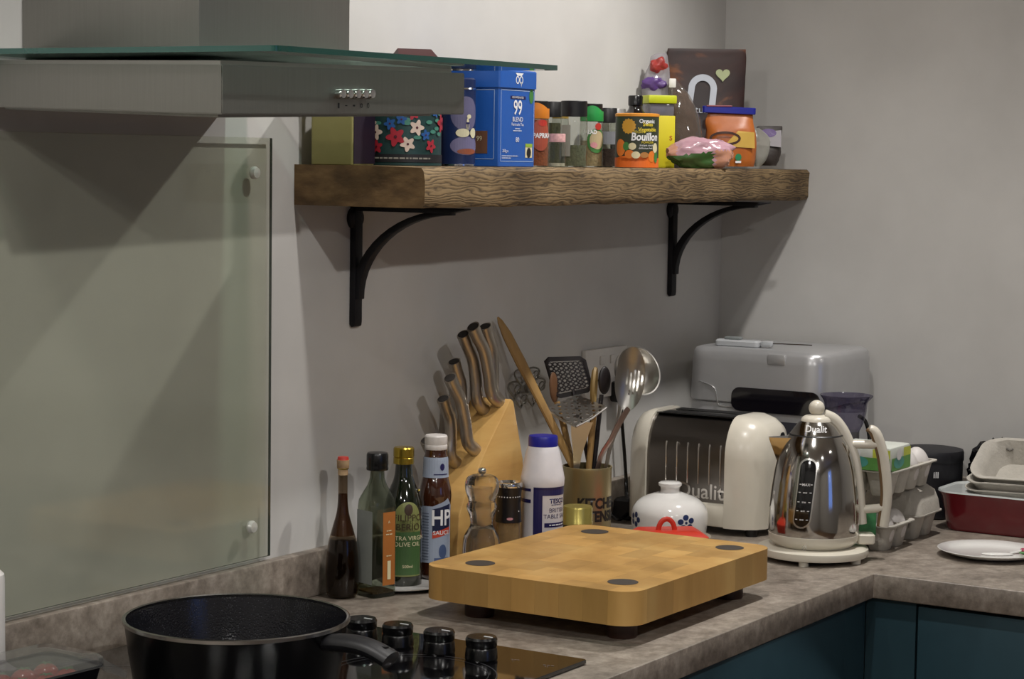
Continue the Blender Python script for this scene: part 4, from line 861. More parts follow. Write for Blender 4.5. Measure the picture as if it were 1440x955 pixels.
# ================================================================== egg cartons and eggs
PULP = mat('egg_pulp', '#b3aea4', .9, var=.08, scale=60, bump=.5, bscale=220)
EGG = mat('egg_shell', '#cfcac6', .5, var=.02)
def cup(cx, cy, z0, r=.023, h=.042):
    b = []
    for k, z, n in ((.62, 0, 0), (.68, .002, 0), (.8, h*.4, 0), (.97, h*.8, 0), (1.08, h, 0)):
        b.append([(cx+x, cy+y, z0+z) for x, y in rrect(2*r*k, 2*r*k, r*k*.55, 4)])
    for k, z in ((1.0, h), (.9, h*.8), (.7, h*.35), (.55, .004)):
        b.append([(cx+x, cy+y, z0+z) for x, y in rrect(2*r*k, 2*r*k, r*k*.55, 4)])
    return loft(b)
def carton(loc_, rz, nx, label, lidded=False, group='grey pulp egg cartons', pitch=.047):
    t = thing('egg_carton', loc_, label, 'egg carton', rz, group); sp = []
    for i in range(nx):
        for j in range(2):
            cx, cy = (i-(nx-1)/2)*pitch, (j-.5)*pitch
            put('cup', fin(cup(cx, cy, 0), 50), PULP, t); sp.append((cx, cy))
    w, d = nx*pitch+.014, 2*pitch+.014
    bm = bmesh.new(); o_ = rrect(w, d, .018, 5); i_ = rrect(w-.016, d-.016, .012, 5); n = len(o_)
    vs_ = [[bm.verts.new((x, y, z)) for x, y in pl_] for pl_, z in ((o_, .0405), (i_, .0405), (i_, .0425), (o_, .0425))]
    for a, b in ((0, 1), (1, 2), (2, 3), (3, 0)):
        for k in range(n): bm.faces.new((vs_[a][k], vs_[a][(k+1) % n], vs_[b][(k+1) % n], vs_[b][k]))
    put('rim', fin(bm), PULP, t)
    put('tab', fin(rbox(.014, .02, .005, [(.036, .001), (.044, 0)], w/2+.004, 0)), PULP, t)
    if lidded:
        put('lid', fin(loft([[(x*k, y*k2, z) for x, y in rrect(w-.004, d-.004, .02, 5)] for k, k2, z in ((1, 1, .043), (.97, .95, .060), (.9, .84, .076), (.78, .62, .084), (.5, .3, .086))]), 50), PULP, t)
    return t, sp
def egg(x, y, z, label, rz=0, tilt=0, s=1):
    e = []
    for k in range(17):
        a = PI*k/16; e.append((.0215*s*math.sin(a)*(1+.0-.10*math.cos(PI-a)), .028*s*(1-math.cos(a))))
    o = put('egg', fin(lathe(e, 28, False)), EGG); o.location = (x, y, z); o.rotation_euler = (tilt, 0, rz)
    return tag(o, label, 'egg', 'white eggs in the cartons')
c1 = At(1246, 0, TOP, x=-.425).L; c1 = Vector((-.425, -.500, TOP))
t, sp = carton(c1, .0, 2, 'open grey egg carton behind the kettle handle, holding white eggs', pitch=.05)
lab = put('label_leaf', fin(box(.0015, .075, .04, -.062, .005, .026, .0004)), mat('leaf_green', '#3f8052', .5, var=.5, scale=90), t)
for cx, cy in sp: egg(c1.x+cx, c1.y+cy, TOP+.0045, 'white egg in the open lower carton', tilt=.05)
c2 = Vector((-.295, -.497, TOP))
t, sp2 = carton(c2, 0, 2, 'closed grey egg carton on the worktop beside the black tin', True, pitch=.05)
c3 = Vector((-.365, -.497, TOP+.0866))
t, sp3 = carton(c3, 0, 4, 'long grey egg carton with green and yellow sleeve, stacked on the closed carton', pitch=.048)
SLV = mat('sleeve_white', '#c9cdc4', .5)
sl = put('sleeve', fin(boxw(-.104, -.018, -.050, .050, .043, .082, .004)), SLV, t)
fy = planef((-.104, 0, 0), (0, -1, 0), (0, 0, 1)); fy2 = planef((-.104, 0, 0), (0, -1, 0), (0, 0, 1), 2); fr_ = planef((0, -.050, 0), (1, 0, 0), (0, 0, 1)); fr2 = planef((0, -.050, 0), (1, 0, 0), (0, 0, 1), 2)
for f, f2_, w0, w1 in ((fy, fy2, -.049, .049), (fr_, fr2, -.10, -.020)):
    lay('green_print', r2(w0, w1, .0435, .064), mat('sleeve_green', '#5f9a4a', .5), sl, f, 0)
    lay('yellow_print', r2(w1-.03, w1, .064, .078), mat('sleeve_yellow', '#c7cf4a', .5), sl, f, 0)
    lay('teal_print', e2((w0+w1)/2-.01, .056, .022, .010, 20), mat('sleeve_teal', '#4d9a8f', .5), sl, f2_, 0)
    lay('egg_badge', e2((w0+w1)/2-.012, .069, .011, .0095, 20), PRW, sl, planef(f(0, 0), (0, -1, 0) if f is fy else (1, 0, 0), (0, 0, 1), 3), 0)
for cx, cy in sp3[4:]:
    if cx > .0: egg(c3.x+cx, c3.y+cy, c3.z+.0045, 'white egg standing in the upper carton', s=1.06)
# ================================================================== black tin, plastic bag
A = At(1306, 0, TOP, x=-.075); A.L = Vector((-.075, -.462, TOP)); A.s = scl(A.L)
t = thing('storage_tin', A.L, 'round black tin with flat lid against the wall', 'tin'); z_ = A.z
BT = mat('tin_black', '#15151b', .55, bump=.15, var=.15)
prt = [(A.m(45), .002), (A.m(45.5), .004), (A.m(45.5), z_(644))]
L_('body', [(0, 0)]+prt+[(0, z_(644))], BT, t, 56, False)
L_('lid', [(A.m(46), z_(646)), (A.m(46.6), z_(645)), (A.m(46.6), z_(634)), (A.m(45.5), z_(631)), (A.m(40), z_(630)), (0, z_(630))], BT, t, 56, False)
lay('lettering', t2('ill', A.m(12), A.m(0), z_(662), bold=.0002), PRW, t, wrapf(prt, 3), 0)
t = tag(put('plastic_bag', fin(xf(blob(.020, .052, .064, 4, .35, 3.2, 5), Matrix.Identity(4)), 20), mat('shiny_black_film', '#0b0b0e', .12, coat=.8, bump=.6, bscale=60)), 'crumpled shiny black plastic bag beside the black tin', 'bag'); t.location = (-.031, -.575, TOP+.072)
# ================================================================== red baking dish with carton lids, plate
DXc, DYc = -.145, -.685; dw, dl = .155, .33
t = thing('baking_dish', (DXc, DYc, TOP), 'dark red rectangular baking dish glazed white inside', 'dish', 0)
DR = mat('dish_red', '#6a1820', .2, coat=.6, var=.06)
put('outer_wall', fin(loft([[(x, y, z) for x, y in rrect(dw*k, dl*k2, r, 8)] for k, k2, r, z in ((.78, .88, .03, 0), (.82, .9, .034, .003), (.87, .935, .038, .035), (.94, .965, .042, .058), (.995, .998, .045, .066))], False), 50), DR, t)
put('glazed_inside', fin(loft([[(x, y, z) for x, y in rrect(dw*k, dl*k2, r, 8)] for k, k2, r, z in ((.995, .998, .045, .066), (.985, .995, .044, .0685), (.95, .975, .042, .067), (.84, .92, .036, .04), (.74, .85, .03, .009), (.3, .3, .02, .007))]), 50), mat('dish_glaze', '#c7cbc9', .2, coat=.5), t)
def pulp_lid(loc_, rot, label, k):
    b = []
    for s_, z in ((.60, .0), (.72, .004), (.86, .028), (.96, .045), (1.06, .047), (1.06, .049), (.95, .048), (.84, .03), (.70, .007), (.5, .004)):
        ring = []
        for x, y in rrect(.118*s_, .168*s_, .032*s_, 6):
            ring.append((x, y, z+(.0025*math.sin(y*70)*(z > .04))))
        b.append(ring)
    o = put('carton_lid', fin(loft(b), 50), PULP); o.location = loc_; o.rotation_euler = rot
    return tag(o, label, 'egg carton', 'empty pulp carton trays in the red dish')
l1 = pulp_lid((-.140, -.655, TOP+.030), (0, -.06, 0), 'empty grey pulp carton tray lying lowest in the red dish', 0)
l2 = pulp_lid((-.139, -.657, TOP+.046), (0, -.10, .02), 'empty grey pulp carton tray nested on another in the red dish', 1)
l3 = pulp_lid((-.119, -.660, TOP+.081), (0, -.48, .04), 'empty grey pulp carton tray tilted on top of the stack in the red dish', 2)
for y in (.045, .012):
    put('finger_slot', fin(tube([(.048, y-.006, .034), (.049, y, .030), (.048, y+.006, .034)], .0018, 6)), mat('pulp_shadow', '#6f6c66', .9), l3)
p = onz(1393, 775, TOP+.008)
t = thing('oval_plate', (p.x, p.y, TOP), 'white plate with pink flower decoration on the worktop corner', 'plate', RZ)
L_('dish', [(0, 0), (.045, 0), (.066, .004), (.0825, .0105), (.084, .0118), (.082, .0122), (.066, .0065), (.046, .0032), (0, .003)], CERAM, t, 64, False)
put('raised_spoon', fin(xf(blob(.026, .012, .003, 3, .0), Matrix.Translation((.01, -.005, .0045)))), CERAM, t)
put('spoon_stem', fin(tube([(.03, 0, .005), (.06, .012, .009)], .003, 8, True, .6)), CERAM, t)
fl = put('flower_relief', fin(join(*[xf(blob(.006, .006, .003, 2, .1), Matrix.Translation((.062+.007*math.cos(a), .008+.007*math.sin(a), .0085))) for a in [2*PI*k/5 for k in range(5)]])), mat('rose_pink', '#a8435c', .5), t); fl['kind'] = 'stuff'
put('leaf_relief', fin(xf(blob(.008, .004, .002, 2, .1), Matrix.Translation((.052, -.006, .0068)))), PRG, t)
# ================================================================== punnet of tomatoes, white canister
PX = onz(95, 935, .95)
t = thing('tomato_punnet', (-1.972, -.140, TOP+.0068), 'black plastic punnet under clear film beside the frying pan', 'punnet', -.08)
put('tray', fin(loft([[(x*k, y*k, z) for x, y in rrect(.13, .10, .015, 5)] for k, z in ((.82, 0), (.85, .002), (.98, .036), (1.02, .038), (1.02, .0395), (.97, .0385), (.84, .004), (.4, .003))])), mat('punnet_black', '#131116', .3), t)
FILM = glass('cling_film', '#eeeeee', .05, .12, '#aaa9a6')
put('film', fin(loft([[(x*k, y*k, z) for x, y in rrect(.13, .10, .015, 5)] for k, z in ((1.03, .037), (1.02, .047), (.94, .0505), (.5, .0515))])), FILM, t)
put('film_corner', fin(loft([[(.055, -.05, .048), (.066, -.03, .046), (.064, -.045, .03)], [(.085, -.062, .028), (.088, -.055, .027), (.086, -.058, .02)]])), FILM, t)
TOM = mat('tomato_red', '#b3321c', .2, coat=.4, var=.1)
Mt = Matrix.Translation((-1.972, -.140, TOP+.0068)) @ Matrix.Rotation(-.08, 4, 'Z')
for x, y in ((-.036, -.022), (-.002, -.024), (.032, -.02), (-.034, .016), (0, .016), (.034, .018)):
    tt = thing('cherry_tomato', Mt @ Vector((x, y, .0045)), 'red cherry tomato inside the film-covered punnet', 'tomato', 0, 'cherry tomatoes in the punnet')
    put('fruit', fin(xf(blob(.0162, .0162, .0155, 3, .02), Matrix.Translation((0, 0, .0156)))), TOM, tt)
    put('calyx', fin(join(*[xf(blob(.005, .0014, .0006, 1, 0), Matrix.Translation((.004*math.cos(a), .004*math.sin(a), .0312)) @ Matrix.Rotation(a, 4, 'Z')) for a in [2*PI*k/5 for k in range(5)]])), PRG, tt)
A = At(-25, -.044); t = thing('white_canister', A.L, 'tall white canister at the edge of the hob', 'canister')
A.s = scl(A.L)
L_('body', [(0, .0068), (A.m(31), .0068), (A.m(32), .009), (A.m(32), A.z(815)), (A.m(31), A.z(808)), (A.m(27), A.z(804)), (0, A.z(803))], WHITE, t, 40, False)
L_('lid', [(A.m(12), A.z(804)), (A.m(12), A.z(796)), (0, A.z(795))], WHITE, t, 30, False)
# ================================================================== things on the shelf
def S(px, y): return At(px, y, SHELF)
# brass box
a, b = -1.318, -1.266; 
t = thing('brass_tin', ((a+b)/2, -.0605, SHELF), 'plain brass-coloured square tin at the open end of the shelf', 'tin', 0)
put('body', fin(rbox(b-a, .0735, .005, [(0, .001), (.001, 0), (.092, 0), (.094, .001)])), mat('dull_brass', '#8f8a55', .45, .3, .05), t)
put('lid', fin(rbox(b-a+.002, .0755, .006, [(.0945, 0), (.108, 0), (.110, .002)])), MATS['dull_brass'], t)
lay('front_panel', r2(-.0245, .0245, .002, .092), mat('tin_aubergine', '#1c0f20', .45), t, planef((0, -.0368, 0), (1, 0, 0), (0, 0, 1)), 0)
# floral round tin
A = S(563, -.095); t = thing('floral_tin', A.L, 'round dark tin printed with red, white and blue flowers', 'tin')
R_ = A.m(58); hh = .108
pr = [(0, 0), (R_-.001, 0), (R_, .001), (R_, .004), (R_-.0008, .0045), (R_-.0008, hh-.022), (R_, hh-.021), (R_, hh-.002), (R_-.003, hh), (0, hh)]
L_('body', pr, mat('tin_teal', '#23403f', .4, .2, .3, 40), t, 64, False)
cyl = [(R_, 0), (R_, hh)]
lay('black_band', r2(-R_*1.5, R_*1.5, .005, .016), PRB, t, wrapf(cyl, 1))
lay('shaded_side', r2(-R_*2.9, -R_*.75, .005, hh-.02), mat('tin_aubergine', '#1c0f20', .45), t, wrapf(cyl, 1))  # shading on the tin's left side, put into the colour
lay('band_lettering', dashes(0, .0105, R_*1.7, .0022), mat('print_dim', '#8d8a80', .5), t, wrapf(cyl, 2))
rnd = random.Random(3)
FW_ = [('print_crimson', '#9c2030', [(-.004, .040, .014), (-.032, .026, .010), (.050, .028, .010), (.078, .060, .014), (.020, .072, .009)]), ('print_blossom', '#cdb9ab', [(-.042, .058, .010), (-.034, .046, .0115), (.026, .053, .0115), (.013, .030, .011)]), ('print_blue', '#1d4f8c', [(-.012, .058, .009), (.040, .043, .008), (.004, .064, .008), (.060, .075, .008)])]
for nm, c, L3 in FW_:
    for u, v, r in L3:
        lay('printed_flower', flower2(u, v, r, 5, rnd.random()*3), mat(nm, c, .5), t, wrapf(cyl, 2), .006)
        lay('flower_eye', e2(u, v, r*.16, r*.16, 10), mat('print_maroon', '#4a1020', .5), t, wrapf(cyl, 3), 0)
for k in range(12):
    u, v = rnd.uniform(-.05, .08), rnd.uniform(.022, .08); lay('printed_leaf', e2(u, v, .006, .0028, 10), mat('print_leaf', '#3f7a6a', .5), t, wrapf(cyl, 1.5), .006)
# maroon carton behind
A = S(581, -.045); t = thing('maroon_carton', A.L, 'tall maroon carton with a gable top behind the floral tin', 'carton', RZ+.35)
w, hz_ = A.m(60), A.z(84)
MAR = mat('maroon_card', '#3f1416', .5, var=.12)
put('body', fin(boxw(-w/2, w/2, -.026, .026, 0, hz_, .001)), MAR, t)
put('gable', fin(loft([[(-w/2, -.026, hz_), (w/2, -.026, hz_), (w/2, .026, hz_), (-w/2, .026, hz_)], [(-w/2+.006, -.002, A.z(69)), (w/2-.006, -.002, A.z(69)), (w/2-.006, .002, A.z(69)), (-w/2+.006, .002, A.z(69))]])), MAR, t)
# goose tin
A = S(643, -.118); t = thing('goose_tin', A.L, 'slim round dark blue tin painted with white geese', 'tin'); R_ = A.m(25)
NV = mat('tin_navy', '#1d2c55', .35, .2, .1)
L_('body', [(0, 0), (R_, 0), (R_, A.z(126)), (0, A.z(126))], NV, t, 48, False)
L_('base_rim', [(R_, .0005), (R_+.0012, .001), (R_+.0012, .003), (R_, .0035)], CHROME, t, 48, False)
L_('lid_rim', [(R_, A.z(127)), (R_+.0012, A.z(126)), (R_, A.z(124))], CHROME, t, 48, False)
L_('lid', [(R_-.0005, A.z(125)), (R_-.0005, A.z(112)), (R_-.003, A.z(110)), (0, A.z(110))], NV, t, 48, False)
cyl = [(R_, 0), (R_, .2)]; w1, w2, w3 = wrapf(cyl, 1), wrapf(cyl, 2), wrapf(cyl, 3); m_, z_ = A.m, A.z
lay('painted_sky', e2(m_(12), z_(160), m_(22), m_(24), 24), mat('print_mauve', '#5d5a78', .5), t, w1)
lay('painted_field', e2(m_(14), z_(205), m_(24), m_(13), 24), mat('print_lilac', '#6b6788', .5), t, w1)
lay('painted_earth', e2(m_(16), z_(213), m_(16), m_(4), 20), mat('print_rust', '#8a4a30', .5), t, w2)
lay('painted_goose', join(e2(m_(8), z_(187), m_(10), m_(6), 20), e2(m_(15), z_(175), m_(2.2), m_(9), 16), e2(m_(17), z_(164), m_(3.4), m_(3), 12)), mat('goose_white', '#cfc9a8', .5), t, w3)
lay('painted_goose', join(e2(m_(25), z_(187), m_(6), m_(7), 16)), MATS['goose_white'], t, w3)
lay('ribbon', join(r2(m_(12.5), m_(17.5), z_(174.5), z_(172)), p2([(m_(14), z_(173)), (m_(16), z_(173)), (m_(15.5), z_(183)), (m_(14.5), z_(183))])), PRN, t, wrapf(cyl, 4))
# blue tea caddy
y0 = -.162; x0 = ony(701, 231, y0).x; x1 = ony(751.5, 231, y0).x; w = x1-x0; d = .095
t = thing('tea_caddy', ((x0+x1)/2, y0+d/2, SHELF), 'tall square blue tea caddy with matching lid and white lettering', 'caddy', 0)
A = At(0, y0, SHELF, x=x0); BLU = mat('caddy_blue', '#2257a8', .4, var=.03); zl = A.z(122.5); zt = A.z(97)
put('body', fin(rbox(w, d, .003, [(0, .001), (.001, 0), (zl+.004, 0), (zl+.005, .001)])), BLU, t)
put('lid', fin(rbox(w+.004, d+.004, .004, [(zl, 0), (zt-.002, 0), (zt, .002)])), BLU, t)
f1 = planef((0, -d/2, 0), (1, 0, 0), (0, 0, 1)); f2 = planef((0, -d/2, 0), (1, 0, 0), (0, 0, 1), 2); fl_ = planef((0, -d/2-.002, 0), (1, 0, 0), (0, 0, 1)); fs = planef((-w/2, 0, 0), (0, -1, 0), (0, 0, 1)); fs2 = planef((-w/2, 0, 0), (0, -1, 0), (0, 0, 1), 2)
def frame2(x0, x1, y0, y1, e=.0008): return join(r2(x0, x1, y0, y0+e), r2(x0, x1, y1-e, y1), r2(x0, x0+e, y0, y1), r2(x1-e, x1, y0, y1))
k = w/51
lay('border', frame2(-w/2+.004, w/2-.004, A.z(227), zl-.003), mat('print_pale_blue', '#a9bfe0', .5), t, f1, 0)
lay('border', frame2(-d/2+.006, d/2-.008, A.z(224), zl-.003), MATS['print_pale_blue'], t, fs, 0)
lay('name_panel', r2(-w*.2, w*.22, A.z(138), A.z(133.5)), PRN, t, f1, 0)
lay('number', t2('99', .030, w*.0, A.z(151), bold=.0004, sx=.8), PRW, t, f2, 0)
for tx, sz, py in (('DECAFFEINATED', .0042, 135.7), ('BLEND', .0095, 167), ('Fairtrade Tea', .0062, 174), ('80', .010, 196)): lay('lettering', t2(tx, sz, 0, A.z(py)), PRW, t, f2, 0)
lay('volume_print', t2('250g e', .006, -w*.33, A.z(212)), PRW, t, f2, 0)
lay('small_print', join( dashes(0, A.z(180), w*.14, .0011), dashes(0, A.z(183), w*.24, .0011, 2), dashes(-w*.2, A.z(219), w*.45, .001), dashes(-w*.3, A.z(222), w*.25, .001, 3)), PRW, t, f2, 0)
lay('leaf_badge', e2(w*.38, A.z(133), w*.06, w*.11, 16), PRG, t, f1, 0)
lay('certificate', r2(w*.23, w*.42, A.z(221), A.z(201)), PRC, t, f1, 0)
lay('certificate_mark', join(r2(w*.23, w*.42, A.z(206), A.z(201))), mat('print_lime', '#8fae3a', .5), t, f2, 0)
lay('certificate_mark', e2(w*.325, A.z(214), w*.06, w*.075, 14), PRB, t, f2, 0)
lay('side_picture', r2(.0, .028, A.z(216), A.z(184)), mat('print_tan', '#6b4a38', .5), t, fs, 0)
lay('side_lettering', t2('99', .010, .014, A.z(195)), PRC, t, fs2, 0)
lay('emblem', join(ring2(-w*.04, (zl+zt)/2-.001, w*.05, w*.06, w*.018, 16), ring2(w*.06, (zl+zt)/2-.001, w*.05, w*.06, w*.018, 16), p2([(-w*.1, (zl+zt)/2+.009), (w*.12, (zl+zt)/2+.009), (w*.07, (zl+zt)/2+.005), (-w*.05, (zl+zt)/2+.005)]), p2([(w*.05, (zl+zt)/2-.004), (w*.075, (zl+zt)/2-.004), (w*.06, (zl+zt)/2-.012)])), PRW, t, fl_, 0)
# spice jars
SPICEG = glass('spice_glass', '#eef0ec', .03, .03, '#9aa095')
def spice(px, y, hw, ytop, lid, label, fill, fillc, cap, name='spice_jar', split=None, band=None, base=231.5, txt=None):
    A = S(px, y); t = thing(name, A.L, label, 'jar', group='spice jars on the shelf'); zb = A.z(ytop)-A.m(lid)
    r = A.m(hw)
    pr = [(0, 0), (r*.96, 0), (r, .002), (r, zb-.010), (r*.93, zb-.003), (r*.86, zb), (0, zb)]
    L_('glass', pr, SPICEG, t, 36, False)
    L_('spice', [(0, .002), (r*.93, .002), (r*.93, fill*zb), (0, fill*zb)], mat(fillc[0], fillc[1], .9, var=.35, scale=260, bump=.7, bscale=300), t, 32, False)
    zc = zb+A.m(lid)
    if split:
        L_('collar', [(r*.98, zb-.004), (r, zb-.003), (r, zb+(zc-zb)*.5), (0, zb+(zc-zb)*.5)], split, t, 32, False)
        put('collar_wave', fin(loft([[(r*1.0*math.cos(a), r*1.0*math.sin(a), zb+(zc-zb)*.5) for a in [2*PI*i/32 for i in range(32)]], [(r*.995*math.cos(a), r*.995*math.sin(a), zb+(zc-zb)*(.62+.25*math.cos(2*a+PI+.0))) for a in [2*PI*i/32 for i in range(32)]]], False)), split, t)
        L_('flip_top', [(0, zb+(zc-zb)*.4), (r*.9, zb+(zc-zb)*.4), (r*.92, zc-.001), (r*.88, zc), (0, zc)], cap, t, 32, False)
    else:
        L_('lid', [(r*.9, zb-.003), (r*.97, zb-.003), (r*.97, zc-.001), (r*.93, zc), (0, zc)], cap, t, 32, False)
    return A, t, [(r, 0), (r, zb-.010)]
OR = mat('cap_orange', '#d9822a', .4); GR = mat('cap_green', '#2f9a4c', .4)
A, t, c = spice(752, -.10, 19.5, 142, 21, 'paprika jar with orange and black flip cap beside the blue caddy', .93, ('paprika', '#8a4522'), BLACKM, split=OR)
lay('label', e2(A.m(8), A.z(190), A.m(15), A.m(22), 24), mat('label_paprika', '#a04a35', .5), t, wrapf(c, 1)); lay('lettering', t2('PAPRIKA', A.m(9.5), A.m(11), A.z(191), bold=.0003, sx=.8), PRW, t, wrapf(c, 2)); lay('brand_mark', e2(A.m(11), A.z(173), A.m(7), A.m(4.5), 14), PRR, t, wrapf(c, 1.6))
A, t, c = spice(776, -.052, 13, 143, 19, 'slim spice jar with black lid behind the tiny gingham-lidded jar', .85, ('sage', '#4a4a30'), BLACKM)
A, t, c = spice(787, -.028, 12, 144, 20, 'spice jar with mustard yellow lid, mostly hidden behind the herb jar', .6, ('sage', '#4a4a30'), mat('cap_mustard', '#a8861f', .4))
A, t, c = spice(783, -.168, 12, 188, 9, 'tiny sample jar with red and white gingham lid', .16, ('white_pepper', '#b9b3a0'), mat('gingham', '#c99a98', .6, var=.3, scale=200), 'sample_jar')
A, t, c = spice(806, -.112, 19.2, 142, 19, 'large jar of dried green herbs with black lid', .42, ('dried_herb', '#5c5f48'), BLACKM, 'herb_jar')
lay('label', r2(A.m(-20), A.m(-5), A.z(220), A.z(176)), mat('label_grey', '#8c8c82', .6), t, wrapf(c, 1))
A, t, c = spice(831, -.080, 16.5, 146, 21, 'salad seasoning jar with green and black flip cap', .55, ('seasoning', '#a08d68'), BLACKM, split=GR)
lay('label', e2(A.m(7), A.z(198), A.m(14), A.m(17), 24), PRG, t, wrapf(c, 1)); lay('label_picture', join(e2(A.m(8), A.z(197), A.m(11), A.m(13), 20)), mat('print_beige', '#b7a681', .5), t, wrapf(c, 2)); lay('lettering', t2('SALAD', A.m(8), A.m(-3), A.z(186), bold=.0003, sx=.8), PRW, t, wrapf(c, 3)); lay('brand_mark', e2(A.m(9), A.z(178), A.m(5), A.m(5), 12), PRR, t, wrapf(c, 3)); lay('petal_print', e2(A.m(3), A.z(204), A.m(5), A.m(4), 12), PRP, t, wrapf(c, 3))
A, t, c = spice(853, -.052, 14, 152, 18, 'small jar of brown paste with black lid and silver label', .4, ('brown_paste', '#2e170e'), BLACKM)
lay('label', r2(A.m(-14), A.m(16), A.z(203), A.z(185)), mat('label_silver', '#7d7f84', .4), t, wrapf(c, 1))
A, t, c = spice(868, -.025, 11, 153, 13, 'small jar with white lid behind the bouillon tub', .5, ('brown_paste', '#2e170e'), WHITE)
# bouillon tub
A = S(895, -.142); t = thing('bouillon_tub', A.L, 'dark green bouillon powder tub with orange rim and base', 'tub'); m_, z_ = A.m, A.z; R_ = m_(30.5); ht = z_(160.5)
DG = mat('tub_green', '#2e3626', .45, var=.08)
L_('body', [(0, 0), (R_, 0), (R_, ht-.003), (0, ht-.003)], DG, t, 56, False)
L_('lid', [(R_-.001, ht-.005), (R_+.0008, ht-.004), (R_+.0008, ht), (R_-.002, ht+.001), (0, ht)], mat('lid_orange', '#d98f2c', .4), t, 56, False)
cyl = [(R_, 0), (R_, ht)]; w1, w2, w3 = wrapf(cyl, 1), wrapf(cyl, 2), wrapf(cyl, 3)
lay('orange_base', join(r2(-R_*1.5, R_*1.5, .001, z_(222)), e2(m_(-8), z_(223), m_(26), m_(4), 24)), mat('print_bright_orange', '#dd6a22', .45), t, w1)
[lay('vegetable_print', e_2, PRO, t, w2) for e_2 in (e2(m_(-27), z_(208), m_(9), m_(12), 18), e2(m_(-12), z_(217), m_(7), m_(6), 18), e2(m_(21), z_(220), m_(6), m_(8), 14))]; lay('vegetable_print', join(e2(m_(9), z_(218), m_(6.5), m_(4), 14)), mat('print_nut', '#a8743c', .5), t, w3); [lay('vegetable_print', e_2, PRC, t, w3) for e_2 in (e2(m_(-3), z_(218), m_(6), m_(5), 14), e2(m_(-8), z_(206), m_(5.5), m_(5), 14), e2(m_(27), z_(208), m_(5), m_(7), 14))]; lay('vegetable_print', e2(m_(-17), z_(206), m_(5), m_(6), 12), PRG, t, w3); lay('vegetable_print', e2(m_(29), z_(221), m_(4), m_(8), 12), PRG, t, w3)
lay('sunburst', p2([(m_(-14)+m_(9.5+1.6*(j % 2))*math.cos(2*PI*j/28), z_(178)+m_(9.5+1.6*(j % 2))*math.sin(2*PI*j/28)) for j in range(28)]), mat('print_gold', '#c9962f', .45), t, w1)
lay('lettering', join(t2('Bouillon', m_(15), m_(11), z_(193), bold=.0005, shear=.1, sx=.85), t2('Organic', m_(7.5), m_(13), z_(171), bold=.0002), t2('Instant stock and\ndelicious hot drink', m_(4), m_(16), z_(206.5))), PRW, t, w2)
lay('lettering', join(t2('Swiss\nVegetable', m_(7.2), m_(14), z_(179), bold=.0002), t2('VEGAN', m_(5), m_(1), z_(186)), t2('POWDER', m_(4.5), m_(14), z_(200.5))), PRY, t, w2)
# dark bottle
A = S(892, -.062); t = thing('dark_bottle', A.L, 'brown-black glass bottle with black cap behind the bouillon tub', 'bottle')
L_('glass', [(0, 0)]+smooth_prof([(A.m(24), .001), (A.m(24), A.z(175)), (A.m(22), A.z(168)), (A.m(13), A.z(158)), (A.m(9.5), A.z(152)), (A.m(9.5), A.z(148))], 4), mat('brown_black_glass', '#140d0d', .08, coat=.8), t, 40, False)
L_('cap', [(A.m(9.6), A.z(149)), (A.m(10.4), A.z(148)), (A.m(10.4), A.z(136)), (A.m(9.5), A.z(134.5)), (0, A.z(134.5))], BLACKP, t, 32, False)
# yellow tub
A = S(924, -.066); t = thing('yellow_tub', A.L, 'yellow card-sleeved tub with lime lid beside the bouillon', 'tub', RZ+.25); m_, z_ = A.m, A.z
w, d = m_(38), .048; YEL = mat('sleeve_bright_yellow', '#cdbf22', .5, var=.03)
put('sleeve', fin(boxw(-w/2, w/2, -d/2, d/2, 0, z_(163), .001)), YEL, t)
put('clear_body', fin(boxw(-w/2+.002, w/2-.002, -d/2+.002, d/2-.002, z_(163), z_(146), .001)), glass('tub_clear', '#c9c7cc', .1, .5, '#8d8a94'), t)
put('lid', fin(boxw(-w/2-.002, w/2+.002, -d/2-.002, d/2+.002, z_(146), z_(134.5), .002)), mat('lid_lime', '#bcc41f', .4), t)
for ch, py in (('s', 193), ('d', 213)): lay('letter', t2(ch, m_(14), 0, z_(py)), mat('print_brick', '#a8551f', .5), t, planef((w/2-m_(6), -d/2, 0), (1, 0, 0), (0, 0, 1)), 0)
# bags -----------------------------------------------------------------------
def bag(name, px, y, pts, label, m, depth=.02, amp=.06, seed=1, rz=RZ, lean=0, sharp=25, cat='bag', ex=2.6):
    """soft upright bag: pts = [(left px, right px, py, depth factor)] from bottom to top"""
    A = S(px, y); t = thing(name, A.L, label, cat, rz); rings = []; K = 28
    dense = smooth_prof(pts, 4)
    for l, r, py, df in dense:
        z = max(A.z(py), .0003); cx, hw = A.m((l+r)/2-px), A.m((r-l)/2); ring = []
        for k in range(K):
            a = 2*PI*k/K; c, s_ = math.cos(a), math.sin(a)
            x = cx+hw*math.copysign(abs(c)**(2/ex), c); yy = depth*df*math.copysign(abs(s_)**(2/ex), s_)
            n = noise.noise(Vector((x*55+seed, yy*55, z*45)))*amp*depth*min(1, df*1.3)+noise.noise(Vector((x*120, yy*120+seed, z*110)))*amp*.5*depth*min(1, df)
            ring.append((x+c*n*.5, yy+s_*n+lean*z, z))
        rings.append(ring)
    put('pouch', fin(loft(rings), sharp), m, t)
    return A, t
def front(A, depth, lean=0, lev=1): return lambda u, v: (u, -depth-.0004*lev+lean*v, v)
COCOA = ramp_mat('pouch_brown', [(.40, '#1e0e0d'), (.56, '#331a14'), (.66, '#7d4a26')], scale=11, rough=.45, bump=.2, distort=.8)
